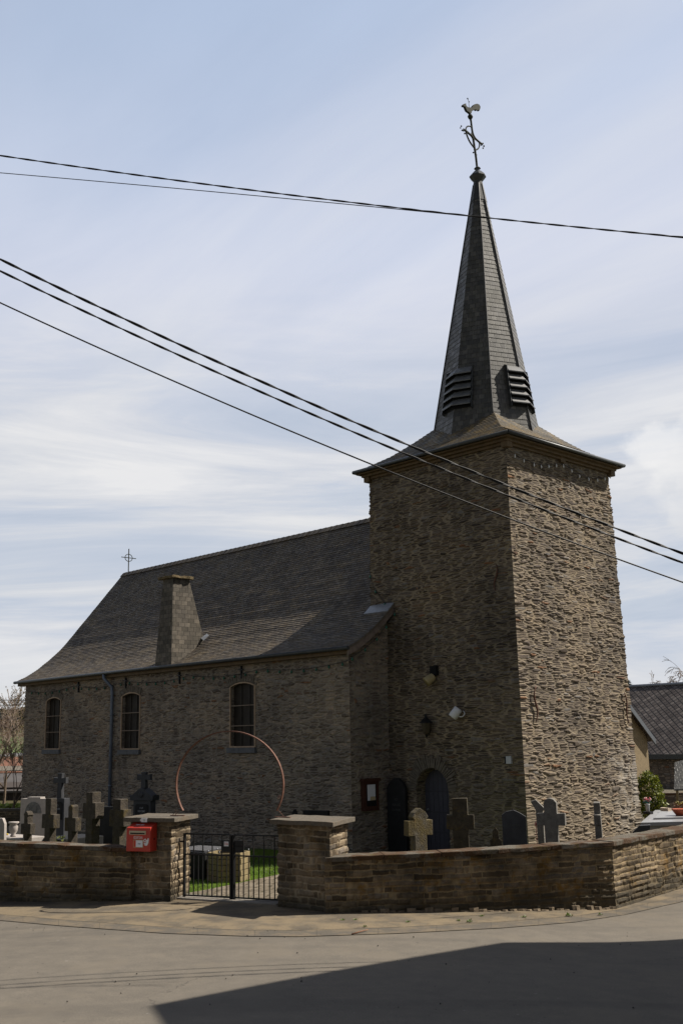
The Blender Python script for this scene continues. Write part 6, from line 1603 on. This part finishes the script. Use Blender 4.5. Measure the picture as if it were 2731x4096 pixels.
b = MB(); xprism(b, [(Yh+0.35, -1.2), (Yh+0.35, ze), (Yh+5.6, zr-0.35), (Yh+10.9, ze), (Yh+10.9, -1.2)], E1.x-8, E1.x+16); b.build('wall', m_houserub, root)
b = MB()
X0, X1 = E1.x-8.3, E1.x+16.3
L = math.hypot(5.6, zr-ze)
b.face([(X0, Yh, ze), (X1, Yh, ze), (X1, Yh+5.6, zr), (X0, Yh+5.6, zr)], [(X0, 0), (X1, 0), (X1, L), (X0, L)])
b.face([(X1, Yh+11.2, ze), (X0, Yh+11.2, ze), (X0, Yh+5.6, zr), (X1, Yh+5.6, zr)], [(X1, 0), (X0, 0), (X0, L), (X1, L)])
b.face([(X0, Yh, ze-0.1), (X0, Yh+5.6, zr-0.1), (X1, Yh+5.6, zr-0.1), (X1, Yh, ze-0.1)]); b.face([(X0, Yh, ze-0.1), (X1, Yh, ze-0.1), (X1, Yh, ze), (X0, Yh, ze)])
rf = b.build('roof', m_diam, root)
b = MB(); b.tube([(X0, Yh+5.6, zr+0.02), (X1, Yh+5.6, zr+0.02)], 0.11, 8); b.build('ridge', m_lead, rf)
b = MB(); b.box((X0, Yh-0.14, ze-0.28), (X1, Yh-0.002, ze+0.02)); b.build('gutter', m_zincdark, rf)
# low wall and slate canopy at the right
p0 = deep(2635, 3176, 47); p1 = deep(2790, 3176, 47); b = MB(); t = Vector((p1.x-p0.x, p1.y-p0.y)).normalized(); q = Vector((-t.y, t.x))
A = Vector((p0.x, p0.y)); c4 = [A, A+t*6, A+t*6+q*0.4, A+q*0.4]
root = empty('garden_wall', 'low dark stone wall with mossy top behind the laurel bush', 'wall', (A.x, A.y, 0)); b.prism([tuple(v) for v in c4], -0.4, p0.z-0.06); b.build('wall_body', m_houserub, root)
b = MB(); b.prism([tuple(v) for v in c4], p0.z-0.058, p0.z+0.03); b.build('coping', m_copingmoss, root)
p = deep(2694, 3157, 44); e2 = deep(2731, 3052, 44)
root = empty('slate_canopy', 'small grey slate lean-to canopy cut by the right edge', 'canopy', (p.x, p.y, 0))
A = Vector((p.x, p.y)); t = Vector((0.697, 0.717)); n_ = Vector((-0.717, 0.697)); b = MB()
B1 = A+t*0.38+n_*0.1; B2 = A+t*2.2
vs_ = [(A.x, A.y, p.z), (A.x+t.x*2.2, A.y+t.y*2.2, p.z), (A.x+t.x*2.2+n_.x*0.9, A.y+t.y*2.2+n_.y*0.9, e2.z+0.5), (B1.x+n_.x*0.8, B1.y+n_.y*0.8, e2.z)]
b.face(vs_); b.face([(v[0], v[1], v[2]-0.06) for v in vs_][::-1])
for i in range(4): a, c_ = vs_[i], vs_[(i+1) % 4]; b.face([(a[0], a[1], a[2]-0.06), (c_[0], c_[1], c_[2]-0.06), c_, a])
b.build('roof', slates('canopy_slate', [(0.0, (0.045, 0.045, 0.044)), (1.0, (0.085, 0.085, 0.08))], 0.2, rh=0.13, tiltb=1.0), root)
for k in (0.15, 2.0): b = MB(); b.bar((A.x+t.x*k+n_.x*0.1, A.y+t.y*k+n_.y*0.1, -0.3), (A.x+t.x*k+n_.x*0.1, A.y+t.y*k+n_.y*0.1, p.z+0.0), 0.08, 0.08); b.build('post', m_wood, root)
# house across the street, out of the frame on the right, whose shadow lies on the road
H = 9.6
k_ = H/math.tan(SUN_EL); sh = [onG(2900, 3751), onG(2010, 3770), onG(600, 4024), onG(655, 4110)]
sh = [Vector((p.x, p.y))+Vector((SUNH.x, SUNH.y))*((H-p.z)/math.tan(SUN_EL)) for p in sh]
Cn = sh[2]; Bn = sh[1]; d1 = (sh[0]-Bn).normalized(); d2 = (sh[3]-Cn).normalized()
plan = [Cn, Cn+d2*9, Bn+d1*5+Vector((7, -2)), Bn+d1*5, Bn]
root = empty('rendered_house', 'tall rendered house across the street beyond the right edge', 'house', (Bn.x+4, Bn.y-3, 0))
cen = sum(plan, Vector((0, 0)))/5
b = MB(); b.prism([tuple(cen+(p-cen)*0.97) for p in plan], -0.4, H-0.14); b.build('wall', plain('pale_render', (0.30, 0.27, 0.23), 0.9, 0.15), root)
b = MB(); b.prism([tuple(p) for p in plan], H-0.138, H); vs_ = [(p.x, p.y, H) for p in plan]
for i in range(5): b.face([vs_[i], vs_[(i+1) % 5], (cen.x, cen.y, H+1.6)])
b.build('roof', m_zincdark, root)
shut = plain('painted_shutter', (0.06, 0.085, 0.075), 0.6, 0.2, 6.0); sillm = plain('house_sill', (0.16, 0.16, 0.165), 0.8, 0.2)
inn = [cen+(p-cen)*0.97 for p in plan]
for (a, c_) in ((inn[4], inn[0]), (inn[0], inn[1]), (inn[3], inn[4])):
    e = c_-a; L = e.length; e = e/L; out = Vector((e.y, -e.x))
    if out.dot((a+c_)/2-cen) < 0: out = -out
    n = max(1, int(L/2.7))
    for k in range(n):
        q = a+e*(L*(k+0.5)/n)
        for z in (1.0, 4.1, 7.1):
            m = frame_mat((q.x, q.y, z), out); b = MB(); b.slab([(-0.5, 0), (0.5, 0), (0.5, 1.5), (-0.5, 1.5)], 0.03, m @ Matrix.Translation((0, -0.012, 0))); wn_ = b.build('window', m_glass, root)
            b = MB()
            for x in (-0.53, -0.02, 0.49): b.slab([(x, -0.02), (x+0.045, -0.02), (x+0.045, 1.54), (x, 1.54)], 0.03, m @ Matrix.Translation((0, -0.03, 0)))
            b.build('frame', m_white, wn_)
            for sd in (-1, 1): b = MB(); b.slab([(sd*0.80-0.24, 0), (sd*0.80+0.24, 0), (sd*0.80+0.24, 1.5), (sd*0.80-0.24, 1.5)], 0.04, m @ Matrix.Translation((0, -0.045, 0))); b.build('shutter', shut, wn_)
            b = MB(); b.slab([(-0.62, -0.12), (0.62, -0.12), (0.62, -0.03), (-0.62, -0.03)], 0.12, m @ Matrix.Translation((0, -0.11, 0))); b.build('sill', sillm, wn_)

# ------------------------------------------------------------------ far country on the left
def hz(x, y):
    d = Vector((x-CAM.x, y-CAM.y)); f = d.dot(Vector((-0.717, 0.697))); r = d.dot(Vector((0.697, 0.717)))
    return -0.7+30*sstep(f, 260, 950)*(0.85+0.25*mnoise.noise(Vector((r*0.0035, 0.3, f*0.001))))*sstep(-r/max(f, 1), -0.1, 0.28)
m_hill, nt = material('hillside_fields'); P = objc(nt); px, py, pz = nt.sep(P)
n = nt.noise(P, 0.006, 3.0, 0.5); n2 = nt.noise(P, 0.05, 5.0)
c = nt.ramp(n, [(0.40, (0.062, 0.092, 0.032)), (0.50, (0.075, 0.105, 0.038)), (0.52, (0.105, 0.09, 0.06)), (0.62, (0.095, 0.085, 0.055)), (0.64, (0.055, 0.078, 0.032))])
c = nt.mix(1.0, c, nt.ramp(n2, [(0.3, (0.8, 0.8, 0.8)), (0.7, (1.2, 1.2, 1.2))]), 'MULTIPLY'); fin(nt, c, 0.95, spec=0.1)
vs_ = []; fs = []; NF, NR = 50, 40
for i in range(NF+1):
    for j in range(NR+1):
        f = 120+1400*i/NF; r = f*(-0.75+0.65*j/NR)
        x = CAM.x-0.717*f+0.697*r; y = CAM.y+0.697*f+0.717*r; vs_.append((x, y, hz(x, y)))
for i in range(NF):
    for j in range(NR): a = i*(NR+1)+j; fs.append((a, a+1, a+NR+2, a+NR+1))
b = MB(); b.mesh(vs_, fs, smooth=True); b.build('hills', m_hill, kind='structure', origin=(0, 0, 0))
b = MB(); rng = random.Random(21)
for k in range(5200):
    f = rng.choice([rng.uniform(560, 640), rng.uniform(780, 1000), rng.uniform(820, 1000)]); r = -f*rng.uniform(0.22, 0.45); x = CAM.x-0.717*f+0.697*r; y = CAM.y+0.697*f+0.717*r
    s_ = rng.uniform(2, 5); z = hz(x, y)+rng.uniform(0.5, 9); d = Vector((rng.uniform(-1, 1), rng.uniform(-1, 1), rng.uniform(-.4, 1))).normalized()*s_; e = d.orthogonal().normalized()*s_*0.6; q = Vector((x, y, z))
    b.face([q-e, q+d*0.6-e*0.6, q+d, q+d*0.5+e])
b.build('far_woodland', leaf_mat('far_wood', (0.032, 0.034, 0.027), (0.055, 0.054, 0.038), 0.1), kind='stuff', origin=(0, 0, 0))
def simple_house(label, sx, F, y_eave, y_ridge, wid, dep, zb, wm, rm, rz=0.0, door=False):
    p = deep(sx, y_eave, F); ze = p.z; zr = deep(sx, y_ridge, F).z
    root = empty('village_house', label, 'house', (p.x, p.y, zb), 'village houses beyond the churchyard', rz)
    b = MB(); m = Matrix.Translation((p.x, p.y, 0)) @ Matrix.Rotation(rz, 4, 'Z')
    def X(l): return [m @ Vector(v) for v in l]
    w2 = wid/2
    pr = [(0, zb), (0, ze), (dep/2, zr-0.15), (dep, ze), (dep, zb)]; n = 5
    vs_ = X([(-w2, y, z) for y, z in pr]+[(w2, y, z) for y, z in pr]); fs = [(4, 3, 2, 1, 0)[::-1], (5, 6, 7, 8, 9)[::-1]]+[((i+1) % n, i, n+i, n+(i+1) % n)[::-1] for i in range(n)]
    b.mesh(vs_, fs); b.build('wall', wm, root); b = MB()
    for q in ([(-w2-.3, -.35, ze-.2), (w2+.3, -.35, ze-.2), (w2+.3, dep/2, zr), (-w2-.3, dep/2, zr)], [(w2+.3, dep+.35, ze-.2), (-w2-.3, dep+.35, ze-.2), (-w2-.3, dep/2, zr), (w2+.3, dep/2, zr)]):
        b.face(X(q)); b.face(X([(x, y, z-0.12) for x, y, z in q])[::-1])
        for i in range(4): a, c_ = q[i], q[(i+1) % 4]; b.face(X([(a[0], a[1], a[2]-.12), (c_[0], c_[1], c_[2]-.12), c_, a]))
    rf = b.build('roof', rm, root)
    for k in range(3):
        x = -w2*0.6+w2*0.6*k; b = MB(); b.mesh(X([(x-.4, -.03, ze-1.5), (x+.4, -.03, ze-1.5), (x+.4, -.03, ze-.5), (x-.4, -.03, ze-.5), (x-.4, .05, ze-1.5), (x+.4, .05, ze-1.5), (x+.4, .05, ze-.5), (x-.4, .05, ze-.5)]), [(0, 1, 2, 3), (4, 7, 6, 5), (0, 4, 5, 1), (1, 5, 6, 2), (2, 6, 7, 3), (3, 7, 4, 0)]); b.build('window', m_glass, root)
m_tile = plain('orange_roof_tiles', (0.15, 0.068, 0.042), 0.8, 0.3, 1.5)
m_tiled = plain('dark_roof_tiles', (0.07, 0.062, 0.058), 0.7, 0.3, 1.5)
m_housew = plain('cream_house_wall', (0.13, 0.112, 0.09), 0.9, 0.1, 2.0)
simple_house('distant house with orange tiled roof left of the nave', 20, 118, 3082, 3030, 11, 9, -3.5, m_housew, m_tile, R(38))
simple_house('distant house with pale grey roof below the green hillside', 75, 150, 3030, 3012, 9, 8, -3.0, m_housew, plain('grey_roof_tiles', (0.115, 0.11, 0.11), 0.6, 0.2, 1.5), R(30))
simple_house('dark-roofed low barn behind the shrub at left edge', 10, 66, 3150, 3100, 10, 7, -2.0, plain('dark_boards', (0.045, 0.035, 0.03), 0.9, 0.3), m_tiled, R(42))
# hedge, low far wall
p0 = deep(-120, 3226, 57); p1 = deep(92, 3214, 57); rng = random.Random(14)
root = empty('clipped_hedge', 'low green hedge beyond the coped wall at left', 'hedge', ((p0.x+p1.x)/2, (p0.y+p1.y)/2, -0.5)); b = MB()
for k in range(2600):
    q = p0.lerp(p1, rng.random())+Vector((rng.uniform(-.4, .4), rng.uniform(-.4, .4), -rng.random()*0.8)); d = Vector((rng.uniform(-1, 1), rng.uniform(-1, 1), rng.uniform(-.3, 1))).normalized()*0.14; e = d.orthogonal()*0.5
    b.face([q-e, q+d, q+e])
b.build('foliage', leaf_mat('hedge_leaf', (0.035, 0.06, 0.012), (0.09, 0.12, 0.03)), root)
p0 = deep(-120, 3238, 45); p1 = deep(96, 3230, 45); t = Vector((p1.x-p0.x, p1.y-p0.y)).normalized(); q = Vector((-t.y, t.x)); A = Vector((p0.x, p0.y)); LN = (p1-p0).length+1.5
root = empty('far_churchyard_wall', 'low wall with flat coping at far left behind the graves', 'wall', (A.x, A.y, 0)); c4 = [A, A+t*LN, A+t*LN+q*0.4, A+q*0.4]
b = MB(); b.prism([tuple(v) for v in c4], -0.4, p0.z-0.09); b.build('wall_body', m_wall, root)
b = MB(); b.prism([tuple(v) for v in c4], p0.z-0.088, p0.z); b.build('coping', m_concrete, root)
